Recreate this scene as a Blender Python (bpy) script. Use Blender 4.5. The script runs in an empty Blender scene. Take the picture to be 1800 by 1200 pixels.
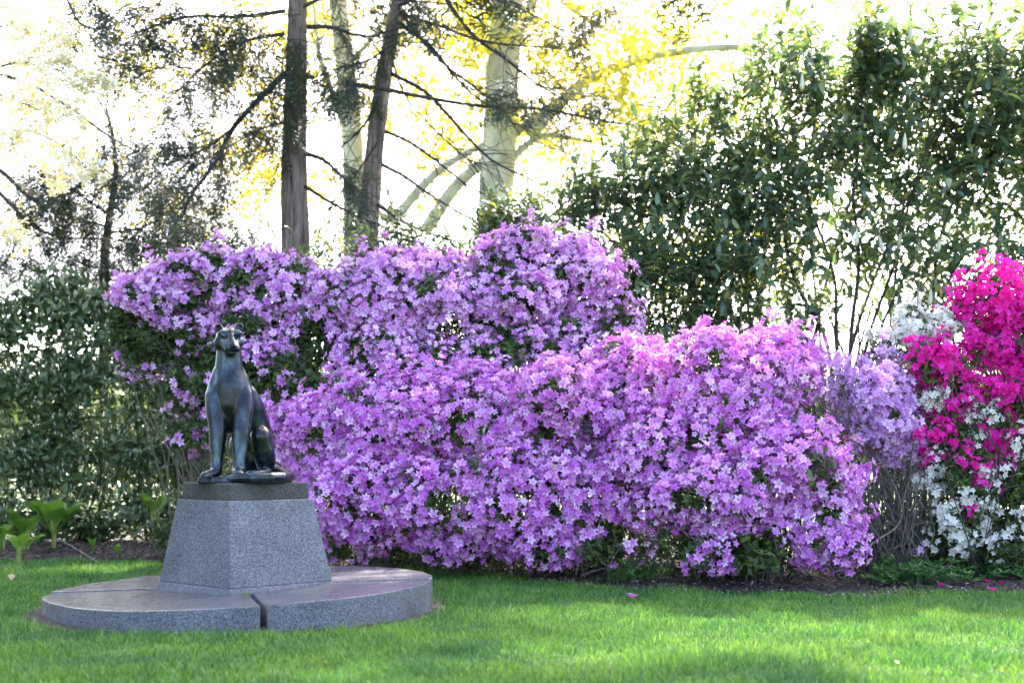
import bpy, bmesh, math, random
import numpy as np
from mathutils import Vector, Matrix, noise, Quaternion

random.seed(7)
rng = np.random.default_rng(7)
R = math.radians
scene = bpy.context.scene
COL = scene.collection

# ------------------------------------------------------------------ camera, world, sun, exposure
F, HZ, CZ = 2250.0, 815.0, 0.807          # focal length in picture pixels, horizon row, eye height
cam_d = bpy.data.cameras.new('camera')
cam_d.sensor_width = 36
cam_d.lens = 36 * F / 1800
cam_d.shift_y = (HZ - 600) / 1800
cam_d.clip_end = 2000
cam_d.dof.use_dof = True
cam_d.dof.focus_distance = 7.9
cam_d.dof.aperture_fstop = 2.0
cam = bpy.data.objects.new('camera', cam_d)
cam.location = (0, 0, CZ)
cam.rotation_euler = (R(90), 0, 0)
COL.objects.link(cam)
scene.camera = cam

SUN_AZ, SUN_EL = R(8), R(44)             # from +Y towards +X
world = bpy.data.worlds.new('World')
scene.world = world
world.use_nodes = True
wn = world.node_tree.nodes
sky = wn.new('ShaderNodeTexSky')
sky.sky_type = 'NISHITA'
sky.sun_disc = False
sky.sun_elevation = SUN_EL
sky.sun_rotation = SUN_AZ
sky.dust_density = 4.0
sky.air_density = 0.6
sky.ozone_density = 0.5
world.node_tree.links.new(sky.outputs[0], wn['Background'].inputs[0])
wn['Background'].inputs[1].default_value = 0.15

sun_d = bpy.data.lights.new('sun', 'SUN')
sun_d.energy = 3.0
sun_d.angle = R(0.6)
sun_d.color = (1.0, 0.94, 0.84)
sun = bpy.data.objects.new('sun', sun_d)
S = Vector((math.sin(SUN_AZ) * math.cos(SUN_EL), math.cos(SUN_AZ) * math.cos(SUN_EL), math.sin(SUN_EL)))
sun.rotation_euler = S.to_track_quat('Z', 'Y').to_euler()
sun.location = (0, 0, 30)
COL.objects.link(sun)

vs = scene.view_settings
vs.view_transform = 'Standard'
vs.look = 'None'
vs.exposure = 3.35
vs.gamma = 1
scene.cycles.max_bounces = 8
scene.cycles.transparent_max_bounces = 4
scene.cycles.use_denoising = True


# ------------------------------------------------------------------ helpers
def P(px, py, d):
    return Vector(((px - 900) / F * d, d, CZ + (HZ - py) / F * d))


def tag(o, label=None, cat=None, group=None, kind=None):
    if label: o['label'] = label
    if cat: o['category'] = cat
    if group: o['group'] = group
    if kind: o['kind'] = kind
    return o


def empty(name, loc, label=None, cat=None, group=None, rz=0):
    o = bpy.data.objects.new(name, None)
    o.empty_display_size = 0.1
    o.location = loc
    o.rotation_euler = (0, 0, rz)
    COL.objects.link(o)
    return tag(o, label, cat, group)


def link_mesh(name, me, mat, parent=None, kind=None):
    o = bpy.data.objects.new(name, me)
    if mat and not me.materials: me.materials.append(mat)
    COL.objects.link(o)
    if parent:
        o.parent = parent
        o.matrix_parent_inverse = parent.matrix_basis.inverted()
    if kind: o['kind'] = kind
    return o


def np_mesh(name, V, Fc, var=None, smooth=False, rad=None):
    """V (n,3), Fc (m,k) all faces of k corners; var per vertex"""
    me = bpy.data.meshes.new(name)
    V = np.ascontiguousarray(V, dtype=np.float32)
    Fc = np.ascontiguousarray(Fc, dtype=np.int32)
    m, k = Fc.shape
    me.vertices.add(len(V)); me.vertices.foreach_set('co', V.ravel())
    me.loops.add(m * k); me.loops.foreach_set('vertex_index', Fc.ravel())
    me.polygons.add(m)
    me.polygons.foreach_set('loop_start', np.arange(0, m * k, k, dtype=np.int32))
    me.polygons.foreach_set('loop_total', np.full(m, k, dtype=np.int32))
    me.update(calc_edges=True)
    a = me.attributes.new('var', 'FLOAT', 'POINT')
    a.data.foreach_set('value', np.ascontiguousarray(var if var is not None else np.zeros(len(V)), dtype=np.float32))
    if rad is not None:
        a = me.attributes.new('rad', 'FLOAT', 'POINT')
        a.data.foreach_set('value', np.ascontiguousarray(rad, dtype=np.float32))
    if smooth:
        me.polygons.foreach_set('use_smooth', np.ones(m, dtype=bool))
    return me


class MB:
    def __init__(s):
        s.v, s.f = [], []

    def add(s, v, f):
        n = len(s.v)
        s.v += [tuple(p) for p in v]
        s.f += [tuple(i + n for i in q) for q in f]
        return s

    def tube(s, pts, rad, n=6, cap=True, bump=0.0):
        pts = [Vector(p) for p in pts]
        v, f = [], []
        u = None
        for i, p in enumerate(pts):
            t = (pts[min(i + 1, len(pts) - 1)] - pts[max(i - 1, 0)])
            if t.length < 1e-9: t = Vector((0, 0, 1))
            t.normalize()
            if u is None:
                u = t.orthogonal().normalized()
            else:
                u = (u - t * u.dot(t))
                u = u.normalized() if u.length > 1e-6 else t.orthogonal().normalized()
            w = t.cross(u)
            for k in range(n):
                a = 2 * math.pi * k / n
                r = rad[i] * (1 + (bump * noise.noise(p * 3 + Vector((k * 1.7, 0, 0))) if bump else 0))
                v.append(p + (u * math.cos(a) + w * math.sin(a)) * r)
        for i in range(len(pts) - 1):
            for k in range(n):
                k2 = (k + 1) % n
                f.append((i * n + k, i * n + k2, (i + 1) * n + k2, (i + 1) * n + k))
        if cap:
            f.append(tuple(range(n))[::-1])
            f.append(tuple((len(pts) - 1) * n + k for k in range(n)))
        return s.add(v, f)

    def build(s, name, mat, parent=None, smooth=True, kind=None):
        me = bpy.data.meshes.new(name)
        me.from_pydata(s.v, [], s.f)
        me.update()
        if smooth:
            me.polygons.foreach_set('use_smooth', np.ones(len(me.polygons), dtype=bool))
        return link_mesh(name, me, mat, parent, kind)


def spline(pts, n):
    """Catmull-Rom through points, n samples per span"""
    pts = [Vector(p) for p in pts]
    if len(pts) < 3:
        return [pts[0].lerp(pts[1], i / n) for i in range(n + 1)]
    out = []
    ext = [pts[0] * 2 - pts[1]] + pts + [pts[-1] * 2 - pts[-2]]
    for i in range(1, len(ext) - 2):
        a, b, c, d = ext[i - 1:i + 3]
        for k in range(n):
            t = k / n
            out.append(0.5 * ((2 * b) + (c - a) * t + (2 * a - 5 * b + 4 * c - d) * t * t + (3 * b - a - 3 * c + d) * t ** 3))
    out.append(pts[-1])
    return out


def norm(a):
    return a / np.maximum(np.linalg.norm(a, axis=-1, keepdims=True), 1e-9)


def frames_z(nrm, spin=None):
    """rotation matrices whose Z column is nrm with random spin"""
    z = norm(nrm)
    n = len(z)
    r = norm(rng.normal(size=(n, 3)))
    x = norm(np.cross(r, z))
    y = np.cross(z, x)
    return np.stack([x, y, z], axis=2)


def frames_x(dirs, up, jitter=0.4):
    """X column along dirs, Z column near up"""
    x = norm(dirs)
    z = up + rng.normal(size=x.shape) * jitter
    z = norm(z - x * np.sum(z * x, axis=1, keepdims=True))
    y = np.cross(z, x)
    return np.stack([x, y, z], axis=2)


def rand_dirs(n):
    return norm(rng.normal(size=(n, 3)))


def scatter_mesh(name, tv, tf, pos, rot, sc, var=None):
    tv = np.asarray(tv, float); tf = np.asarray(tf, int)
    n, k = len(pos), len(tv)
    V = np.einsum('nij,kj->nki', rot, tv) * np.asarray(sc).reshape(n, 1, 1) + pos[:, None, :]
    Fc = (tf[None] + (np.arange(n) * k)[:, None, None]).reshape(-1, tf.shape[1])
    if var is None: var = rng.random(n)
    return np_mesh(name, V.reshape(-1, 3), Fc, np.repeat(var, k), rad=np.tile(np.hypot(tv[:, 0], tv[:, 1]), n))


def to_px(pos):
    d = pos[:, 1]
    return 900 + pos[:, 0] / d * F, HZ - (pos[:, 2] - CZ) / d * F, d


ZC = 12
ZB = np.full((1200 // ZC + 1, 1800 // ZC + 1), 1e9)


def zstamp_rect(x0, y0, x1, y1, d):
    ZB[y0 // ZC:y1 // ZC, x0 // ZC:x1 // ZC] = np.minimum(ZB[y0 // ZC:y1 // ZC, x0 // ZC:x1 // ZC], d)


def pick_visible(pos, nrm, size, count, tol=0.16):
    px, py, d = to_px(pos)
    ok = (px > 4) & (px < 1796) & (py > 4) & (py < 1196)
    ci = np.clip((py // ZC).astype(int), 0, ZB.shape[0] - 1)
    cj = np.clip((px // ZC).astype(int), 0, ZB.shape[1] - 1)
    loc = ZB.copy()
    np.minimum.at(loc, (ci[ok], cj[ok]), d[ok])
    vis = ok & (d < loc[ci, cj] + tol)
    ZB[:] = loc
    view = norm(pos - np.array([0, 0, CZ]))
    score = (size / d) ** 2 * (0.25 + np.abs(np.sum(view * nrm, axis=1))) * np.where(vis, 1, 0)
    order = np.argsort(-score)[:count]
    order = order[score[order] > 0]
    m = np.zeros(len(pos), bool)
    m[order] = True
    return m


def place_parts(name, tv, tf, pos, rot, sc, mat, parent):
    t_ = np.asarray(tv, float)
    me = np_mesh(name, tv, tf, rad=np.hypot(t_[:, 0], t_[:, 1]))
    me.materials.append(mat)
    pinv = parent.matrix_basis.inverted()
    for p, r, s in zip(pos, rot, sc):
        o = bpy.data.objects.new(name, me)
        M = Matrix([[r[i][j] * s for j in range(3)] + [p[i]] for i in range(3)] + [[0, 0, 0, 1]])
        COL.objects.link(o)
        o.parent = parent
        o.matrix_basis = pinv @ M


def split_parts(one, many, tv, tf, pos, rot, size, sc, mat, parent, count=300, nrm=None):
    """the pieces that show largest as objects, the rest joined"""
    if nrm is None: nrm = rot[:, :, 2]
    m = pick_visible(pos, nrm, size, count)
    place_parts(one, tv, tf, pos[m], rot[m], sc[m], mat, parent)
    if (~m).sum():
        me = scatter_mesh(many, tv, tf, pos[~m], rot[~m], sc[~m])
        link_mesh(many, me, mat, parent, 'stuff')


def noise_at(pos, f, seed=0):
    o = Vector((seed * 13.1, seed * 7.7, seed * 3.3))
    return np.array([noise.noise(Vector(p) * f + o) for p in pos])


# ------------------------------------------------------------------ materials
def new_mat(name):
    m = bpy.data.materials.new(name)
    m.use_nodes = True
    nt = m.node_tree
    return m, nt, nt.nodes, nt.links, nt.nodes['Principled BSDF']


def var_node(nt):
    a = nt.nodes.new('ShaderNodeAttribute'); a.attribute_name = 'var'
    oi = nt.nodes.new('ShaderNodeObjectInfo')
    ad = nt.nodes.new('ShaderNodeMath'); ad.operation = 'ADD'
    fr = nt.nodes.new('ShaderNodeMath'); fr.operation = 'FRACT'
    nt.links.new(a.outputs['Fac'], ad.inputs[0]); nt.links.new(oi.outputs['Random'], ad.inputs[1])
    nt.links.new(ad.outputs[0], fr.inputs[0])
    return fr.outputs[0]


def ramp(nt, fac, stops, interp='LINEAR'):
    r = nt.nodes.new('ShaderNodeValToRGB')
    r.color_ramp.interpolation = interp
    el = r.color_ramp.elements
    while len(el) < len(stops): el.new(0.5)
    for e, (p, c) in zip(el, stops):
        e.position = p; e.color = (*c, 1)
    nt.links.new(fac, r.inputs[0])
    return r.outputs[0]


def leaf_mat(name, stops, rough=0.45, trans=0.35, tcol=None, spec=0.4, throat=None):
    m, nt, N, L, b = new_mat(name)
    c = ramp(nt, var_node(nt), stops)
    if throat:                                   # petals are deeper coloured towards the flower's throat
        at = N.new('ShaderNodeAttribute'); at.attribute_name = 'rad'
        tr = ramp(nt, at.outputs['Fac'], [(0.0, throat), (.52, (1, 1, 1))])
        mt = N.new('ShaderNodeMix'); mt.data_type = 'RGBA'; mt.blend_type = 'MULTIPLY'; mt.inputs[0].default_value = 1
        L.new(c, mt.inputs[6]); L.new(tr, mt.inputs[7]); c = mt.outputs[2]
    L.new(c, b.inputs['Base Color'])
    b.inputs['Roughness'].default_value = rough
    b.inputs['Specular IOR Level'].default_value = spec
    t = N.new('ShaderNodeBsdfTranslucent')
    if tcol:
        mx = N.new('ShaderNodeMix'); mx.data_type = 'RGBA'; mx.blend_type = 'MULTIPLY'
        mx.inputs[0].default_value = 1
        L.new(c, mx.inputs[6]); mx.inputs[7].default_value = (*tcol, 1)
        L.new(mx.outputs[2], t.inputs[0])
    else:
        L.new(c, t.inputs[0])
    ms = N.new('ShaderNodeMixShader'); ms.inputs[0].default_value = trans
    L.new(b.outputs[0], ms.inputs[1]); L.new(t.outputs[0], ms.inputs[2])
    L.new(ms.outputs[0], N['Material Output'].inputs[0])
    return m


def bark_mat(name, c1, c2, scale=14, stretch=0.16, bump=0.5, rough=0.9):
    m, nt, N, L, b = new_mat(name)
    tc = N.new('ShaderNodeTexCoord'); mp = N.new('ShaderNodeMapping')
    mp.inputs['Scale'].default_value = (1, 1, stretch)
    L.new(tc.outputs['Object'], mp.inputs[0])
    n1 = N.new('ShaderNodeTexNoise'); n1.inputs['Scale'].default_value = scale; n1.inputs['Detail'].default_value = 8
    n1.inputs['Roughness'].default_value = 0.7
    L.new(mp.outputs[0], n1.inputs[0])
    v = N.new('ShaderNodeTexVoronoi'); v.inputs['Scale'].default_value = scale * 1.4
    L.new(mp.outputs[0], v.inputs[0])
    mul = N.new('ShaderNodeMath'); mul.operation = 'MULTIPLY'
    L.new(n1.outputs[0], mul.inputs[0]); L.new(v.outputs[0], mul.inputs[1])
    c = ramp(nt, n1.outputs[0], [(0.36, c1), (0.64, c2)])
    L.new(c, b.inputs['Base Color'])
    b.inputs['Roughness'].default_value = rough
    bp = N.new('ShaderNodeBump'); bp.inputs['Strength'].default_value = bump; bp.inputs['Distance'].default_value = 0.04
    ad = N.new('ShaderNodeMath'); ad.operation = 'ADD'
    L.new(n1.outputs[0], ad.inputs[0]); L.new(v.outputs[0], ad.inputs[1])
    L.new(ad.outputs[0], bp.inputs['Height']); L.new(bp.outputs[0], b.inputs['Normal'])
    return m


def granite_mat(name, dark, mid, light, rough=0.6, scale=240, stain=0.25):
    m, nt, N, L, b = new_mat(name)
    tc = N.new('ShaderNodeTexCoord')
    v = N.new('ShaderNodeTexVoronoi'); v.inputs['Scale'].default_value = scale
    v.inputs['Randomness'].default_value = 1
    L.new(tc.outputs['Object'], v.inputs[0])
    sep = N.new('ShaderNodeSeparateColor'); L.new(v.outputs['Color'], sep.inputs[0])
    c = ramp(nt, sep.outputs[0], [(0.0, dark), (0.3, dark), (0.42, mid), (0.7, mid), (0.85, light)])
    n2 = N.new('ShaderNodeTexNoise'); n2.inputs['Scale'].default_value = 3.2; n2.inputs['Detail'].default_value = 6
    n2.inputs['Roughness'].default_value = 0.65
    L.new(tc.outputs['Object'], n2.inputs[0])
    st = ramp(nt, n2.outputs[0], [(0.35, (1 - stain,) * 3), (0.65, (1.0, 1.0, 1.0))])
    mx = N.new('ShaderNodeMix'); mx.data_type = 'RGBA'; mx.blend_type = 'MULTIPLY'; mx.inputs[0].default_value = 1
    L.new(c, mx.inputs[6]); L.new(st, mx.inputs[7])
    L.new(mx.outputs[2], b.inputs['Base Color'])
    rr = N.new('ShaderNodeMapRange'); rr.inputs[1].default_value = 0.3; rr.inputs[2].default_value = 0.7
    rr.inputs[3].default_value = rough * 1.25; rr.inputs[4].default_value = rough * 0.8
    L.new(n2.outputs[0], rr.inputs[0]); L.new(rr.outputs[0], b.inputs['Roughness'])
    bp = N.new('ShaderNodeBump'); bp.inputs['Strength'].default_value = 0.25; bp.inputs['Distance'].default_value = 0.004
    L.new(sep.outputs[0], bp.inputs['Height']); L.new(bp.outputs[0], b.inputs['Normal'])
    return m


M = {}
M['purple'] = leaf_mat('purple petal', [(0, (.50, .30, .26)), (.025, (.54, .11, .56)), (.4, (.74, .29, .72)), (.8, (.84, .45, .79)), (1, (.92, .66, .88))], .55, .22, spec=.25, throat=(.74, .42, .76))
M['lilac'] = leaf_mat('lilac petal', [(0, (.56, .24, .64)), (.5, (.78, .44, .80)), (1, (.92, .68, .90))], .55, .22, spec=.25, throat=(.75, .5, .8))
M['mauve'] = leaf_mat('mauve petal', [(0, (.50, .32, .28)), (.025, (.58, .18, .58)), (.45, (.80, .40, .76)), (1, (.95, .70, .90))], .55, .22, spec=.25, throat=(.74, .45, .78))
M['magenta'] = leaf_mat('magenta petal', [(0, (.62, .002, .22)), (.5, (.88, .010, .40)), (1, (.95, .05, .58))], .5, .32, spec=.25, throat=(.7, .4, .6))
M['white'] = leaf_mat('white petal', [(0, (.74, .70, .64)), (1, (.90, .87, .84))], .55, .3, spec=.25, throat=(.86, .88, .72))
M['dogwood'] = leaf_mat('dogwood bract', [(0, (.78, .68, .34)), (.3, (.82, .77, .56)), (1, (.86, .84, .76))], .55, .35, spec=.2)
M['azleaf'] = leaf_mat('azalea leaf', [(0, (.030, .052, .018)), (.5, (.055, .095, .026)), (.85, (.10, .16, .032)), (1, (.17, .22, .04))], .42, .3)
M['rhleaf'] = leaf_mat('rhododendron leaf', [(0, (.042, .078, .030)), (.6, (.090, .155, .052)), (.92, (.16, .225, .09)), (1, (.26, .29, .13))], .36, .2, spec=.6)
M['bud'] = leaf_mat('pale bud', [(0, (.50, .54, .30)), (1, (.72, .72, .50))], .5, .2)
M['laurel'] = leaf_mat('laurel leaf', [(0, (.050, .094, .066)), (.55, (.098, .160, .095)), (.88, (.16, .225, .10)), (1, (.30, .31, .10))], .25, .40, (1.7, 1.6, .7), spec=.85)
M['raceme'] = leaf_mat('cream raceme', [(0, (.55, .50, .34)), (1, (.72, .68, .50))], .6, .2)
M['needle'] = leaf_mat('hemlock needle', [(0, (.020, .036, .030)), (.6, (.036, .058, .042)), (1, (.085, .095, .035))], .5, .22)
M['yellowleaf'] = leaf_mat('young plane leaf', [(0, (.24, .26, .03)), (.5, (.42, .39, .05)), (1, (.56, .51, .10))], .5, .5, (1.4, 1.25, .7))
M['farleaf'] = leaf_mat('thicket leaf', [(0, (.05, .09, .02)), (1, (.14, .19, .03))], .5, .4)
M['basal'] = leaf_mat('skunk cabbage leaf', [(0, (.08, .20, .02)), (1, (.16, .30, .035))], .4, .35)
M['fern'] = leaf_mat('low green leaf', [(0, (.04, .12, .03)), (1, (.10, .22, .05))], .5, .3)
M['stalk'] = leaf_mat('pale stalk', [(0, (.28, .32, .08)), (1, (.36, .38, .12))], .5, .2)
M['twig'] = bark_mat('grey twig', (.07, .058, .048), (.19, .165, .14), 30, .4, .3)
M['palestem'] = bark_mat('pale dead stem', (.14, .11, .075), (.28, .23, .17), 30, .4, .3)
M['stem'] = bark_mat('dark stem', (.022, .017, .012), (.06, .048, .036), 30, .4, .3)
M['bark'] = bark_mat('hemlock bark', (.06, .040, .035), (.36, .255, .215), 16, .14, 1.0)
M['branch'] = bark_mat('hemlock branch bark', (.024, .021, .018), (.075, .066, .058), 24, .5, .5)
M['plane'] = bark_mat('plane bark', (.26, .22, .14), (.52, .47, .36), 3.2, .5, .15)
M['granite'] = granite_mat('granite', (.055, .057, .062), (.125, .13, .14), (.22, .225, .24), .62, 230)
M['granite_cap'] = granite_mat('weathered granite', (.025, .024, .021), (.062, .058, .05), (.11, .105, .09), .7, 230, .45)
M['granite_top'] = granite_mat('polished granite', (.052, .054, .06), (.088, .091, .098), (.135, .138, .145), .25, 230, .4)


def bronze():
    m, nt, N, L, b = new_mat('patinated bronze')
    tc = N.new('ShaderNodeTexCoord')
    n1 = N.new('ShaderNodeTexNoise'); n1.inputs['Scale'].default_value = 5; n1.inputs['Detail'].default_value = 9
    n1.inputs['Roughness'].default_value = 0.7
    mp = N.new('ShaderNodeMapping'); mp.inputs['Scale'].default_value = (1.6, 1.6, .6)
    L.new(tc.outputs['Object'], mp.inputs[0]); L.new(mp.outputs[0], n1.inputs[0])
    c = ramp(nt, n1.outputs[0], [(0.30, (.030, .018, .012)), (0.44, (.015, .017, .019)), (0.53, (.026, .038, .048)), (0.66, (.085, .125, .145))])
    L.new(c, b.inputs['Base Color'])
    b.inputs['Metallic'].default_value = 0.7
    n2 = N.new('ShaderNodeTexNoise'); n2.inputs['Scale'].default_value = 14; n2.inputs['Detail'].default_value = 6
    L.new(tc.outputs['Object'], n2.inputs[0])
    rr = N.new('ShaderNodeMapRange'); rr.inputs[1].default_value = 0.3; rr.inputs[2].default_value = 0.7
    rr.inputs[3].default_value = 0.17; rr.inputs[4].default_value = 0.38
    L.new(n2.outputs[0], rr.inputs[0]); L.new(rr.outputs[0], b.inputs['Roughness'])
    b.inputs['Specular IOR Level'].default_value = 0.7
    bp = N.new('ShaderNodeBump'); bp.inputs['Strength'].default_value = 0.12; bp.inputs['Distance'].default_value = 0.01
    L.new(n2.outputs[0], bp.inputs['Height']); L.new(bp.outputs[0], b.inputs['Normal'])
    return m


M['bronze'] = bronze()


def ground_mat(name, cols, scale, bump=0.6, rough=0.95, detail=10):
    m, nt, N, L, b = new_mat(name)
    tc = N.new('ShaderNodeTexCoord')
    n1 = N.new('ShaderNodeTexNoise'); n1.inputs['Scale'].default_value = scale; n1.inputs['Detail'].default_value = detail
    n1.inputs['Roughness'].default_value = 0.7
    L.new(tc.outputs['Object'], n1.inputs[0])
    k = len(cols)
    c = ramp(nt, n1.outputs[0], [(0.3 + 0.4 * i / (k - 1), cc) for i, cc in enumerate(cols)])
    L.new(c, b.inputs['Base Color']); b.inputs['Roughness'].default_value = rough
    bp = N.new('ShaderNodeBump'); bp.inputs['Strength'].default_value = bump; bp.inputs['Distance'].default_value = 0.03
    L.new(n1.outputs[0], bp.inputs['Height']); L.new(bp.outputs[0], b.inputs['Normal'])
    return m


M['soil'] = ground_mat('mulch soil', [(.012, .009, .008), (.035, .025, .021), (.07, .05, .042)], 22)
M['lawnbase'] = ground_mat('lawn thatch', [(.03, .05, .012), (.05, .085, .018), (.07, .10, .025)], 16)
M['meadow'] = ground_mat('far lawn', [(.05, .09, .02), (.08, .13, .03)], 2)
M['chip'] = leaf_mat('bark chip', [(0, (.025, .017, .013)), (.6, (.075, .05, .04)), (.93, (.14, .10, .08)), (1, (.30, .25, .2))], .9, .02)
M['deadleaf'] = leaf_mat('dry leaf', [(0, (.20, .12, .06)), (1, (.42, .32, .19))], .7, .2)
M['yellowfallen'] = leaf_mat('fallen yellow leaf', [(0, (.60, .42, .06)), (1, (.70, .52, .10))], .6, .2)


def grass_mat():
    m, nt, N, L, b = new_mat('grass blade')
    tc = N.new('ShaderNodeTexCoord')
    n1 = N.new('ShaderNodeTexNoise'); n1.inputs['Scale'].default_value = 1.6; n1.inputs['Detail'].default_value = 5
    n1.inputs['Roughness'].default_value = 0.65
    L.new(tc.outputs['Object'], n1.inputs[0])
    c1 = ramp(nt, n1.outputs[0], [(0.34, (.040, .125, .028)), (0.5, (.082, .20, .030)), (0.66, (.14, .25, .036))])
    c2 = ramp(nt, var_node(nt), [(0, (.5, .55, .5)), (.6, (1.1, 1.12, 1.0)), (.92, (1.7, 1.55, 1.3)), (1, (2.8, 2.0, 2.4))])
    mx = N.new('ShaderNodeMix'); mx.data_type = 'RGBA'; mx.blend_type = 'MULTIPLY'; mx.inputs[0].default_value = 1
    L.new(c1, mx.inputs[6]); L.new(c2, mx.inputs[7])
    L.new(mx.outputs[2], b.inputs['Base Color'])
    b.inputs['Roughness'].default_value = 0.5
    t = N.new('ShaderNodeBsdfTranslucent'); L.new(mx.outputs[2], t.inputs[0])
    ms = N.new('ShaderNodeMixShader'); ms.inputs[0].default_value = 0.35
    L.new(b.outputs[0], ms.inputs[1]); L.new(t.outputs[0], ms.inputs[2])
    L.new(ms.outputs[0], N['Material Output'].inputs[0])
    return m


M['grass'] = grass_mat()

# ------------------------------------------------------------------ small templates
LEAF_V = [(0, 0, 0), (.42, .19, .05), (.42, -.19, .05), (.45, 0, 0), (1, 0, -.10)]
LEAF_F = [(0, 3, 1), (0, 2, 3), (3, 4, 1), (3, 2, 4)]
LEAF2_V = [(0, 0, 0), (.45, .20, .06), (.45, -.20, .06), (1, 0, -.10)]
LEAF2_F = [(0, 3, 1), (0, 2, 3)]
LAUREL_V = [(0, 0, 0), (.30, .16, .05), (.30, -.16, .05), (.32, 0, 0), (.68, .15, -.02), (.68, -.15, -.02), (.70, 0, -.06), (1, 0, -.20)]
LAUREL_F = [(0, 3, 1), (0, 2, 3), (3, 6, 4), (3, 4, 1), (2, 5, 6), (2, 6, 3), (6, 7, 4), (6, 5, 7)]


def flower_template(np_=5, wide=31, inner=.12, tip_z=.22, deep=-.42, width_r=.60):
    v = [(0, 0, deep)]
    f = []
    for i in range(np_):
        a = 2 * math.pi * i / np_
        w = R(wide)
        b = len(v)
        v += [(width_r * math.cos(a - w), width_r * math.sin(a - w), .10),
              (width_r * math.cos(a + w), width_r * math.sin(a + w), .10),
              (.62 * math.cos(a), .62 * math.sin(a), -.02),
              (math.cos(a), math.sin(a), tip_z - .05 * (i % 2))]
        f += [(0, b, b + 2), (0, b + 2, b + 1), (b, b + 3, b + 2), (b + 2, b + 3, b + 1)]
    return v, f


AZ_V, AZ_F = flower_template()
DW_V, DW_F = flower_template(4, 34, tip_z=.10, deep=0.0, width_r=.72)


def chip_template():
    return [(-.5, -.2, 0), (.5, -.16, .02), (.45, .2, 0), (-.48, .18, .03), (0, 0, .12)], [(0, 1, 4), (1, 2, 4), (2, 3, 4), (3, 0, 4)]


def spray_template(sides=7, nn=12, ns=5, nl=1.0):
    """flat drooping twig with side shoots and short needles, length 1"""
    v, f = [], []
    r = random.Random(3)

    def needle(p, d, l):
        s = Vector((d.y, -d.x, 0)).normalized() * 0.017
        b = len(v)
        v.extend([p - s, p + s, p + d * l])
        f.append((b, b + 1, b + 2))

    def shoot(p0, d, l, n):
        s = Vector((d.y, -d.x, 0)).normalized() * 0.008
        e = p0 + d * l - Vector((0, 0, l * l * .25))
        b = len(v)
        v.extend([p0 - s, p0 + s, e])
        f.append((b, b + 1, b + 2))
        for i in range(n):
            t = (i + .5) / n
            p = p0.lerp(e, t)
            for sg in (-1, 1):
                dd = (d * .55 + Vector((-d.y, d.x, 0)) * sg * .9 + Vector((0, 0, r.uniform(-.5, .5)))).normalized()
                needle(p, dd, r.uniform(.05, .085) * nl)

    d0 = Vector((1, 0, 0))
    shoot(Vector((0, 0, 0)), d0, 1, nn)
    for i in range(sides):
        t = .12 + .8 * i / sides
        sg = -1 if i % 2 else 1
        a = sg * R(r.uniform(35, 60))
        d = Vector((math.cos(a), math.sin(a), r.uniform(-.3, .15))).normalized()
        shoot(Vector((t, 0, -t * t * .25)), d, .5 * (1 - t * .6) * r.uniform(.7, 1.1), ns)
    return [tuple(p) for p in v], f


SPRAY_V, SPRAY_F = spray_template()
BOUGH_V, BOUGH_F = spray_template(4, 4, 3, 3.0)
BOUGH_V = [(p[0], p[1] * 1.25, p[2]) for p in BOUGH_V]

# ------------------------------------------------------------------ setting: ground, lawn, bed
g = MB()
g.add([(-600, -300, -.006), (600, -300, -.006), (600, 900, -.006), (-600, 900, -.006)], [(0, 1, 2, 3)])
tag(g.build('ground', M['meadow'], smooth=False), kind='structure')

edge_px = [(-500, 985), (0, 987), (150, 985), (290, 990), (600, 998), (770, 1000), (850, 1010), (960, 1024), (1100, 1034), (1200, 1040),
           (1330, 1046), (1500, 1048), (1620, 1043), (1800, 1040), (2300, 1036)]
edge = []
for px, py in edge_px:
    d = CZ * F / (py - HZ)
    edge.append(((px - 900) / F * d, d))
EX = np.array([e[0] for e in edge]); EY = np.array([e[1] for e in edge])


def edge_y(x):
    x = np.asarray(x, float)
    wob = 0.05 * np.sin(x * 5.1) + 0.035 * np.sin(x * 11.7 + 1) + 0.02 * np.sin(x * 29)
    return np.interp(x, EX, EY) + wob


xs = np.linspace(-8, 8, 161)
g = MB()
for i in range(len(xs) - 1):
    a, b = xs[i], xs[i + 1]
    g.add([(a, -6, .002), (b, -6, .002), (b, float(edge_y(b)) + .04, .002), (a, float(edge_y(a)) + .04, .002)], [(0, 1, 2, 3)])
tag(g.build('lawn', M['lawnbase'], smooth=False), kind='structure')

# bed of soil rising gently behind the lawn edge
ts = np.concatenate([np.linspace(0, 1.2, 30), np.linspace(1.4, 6, 18)])
V = []
for x in xs:
    y0 = float(edge_y(x))
    for t in ts:
        z = .006 + .05 * (1 - math.exp(-t * 3)) + (.022 * noise.noise(Vector((x * 6, (y0 + t) * 6, 0))) if t > .05 else 0)
        V.append((x, y0 + t, z))
nt_ = len(ts)
Fq = [(i * nt_ + j, (i + 1) * nt_ + j, (i + 1) * nt_ + j + 1, i * nt_ + j + 1) for i in range(len(xs) - 1) for j in range(nt_ - 1)]
me = np_mesh('mulch_bed', np.array(V), np.array(Fq), smooth=True)
tag(link_mesh('mulch_bed', me, M['soil']), kind='structure')

# ------------------------------------------------------------------ stone base, pedestal
DISC = Vector((-1.50, 7.1, 0)); DR = 1.05; DTOP = .137
PED = Vector((-1.474, 7.088, 0)); PHI = R(47)
U = Vector((math.cos(PHI), math.sin(PHI), 0)); W = Vector((-math.sin(PHI), math.cos(PHI), 0))


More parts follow.
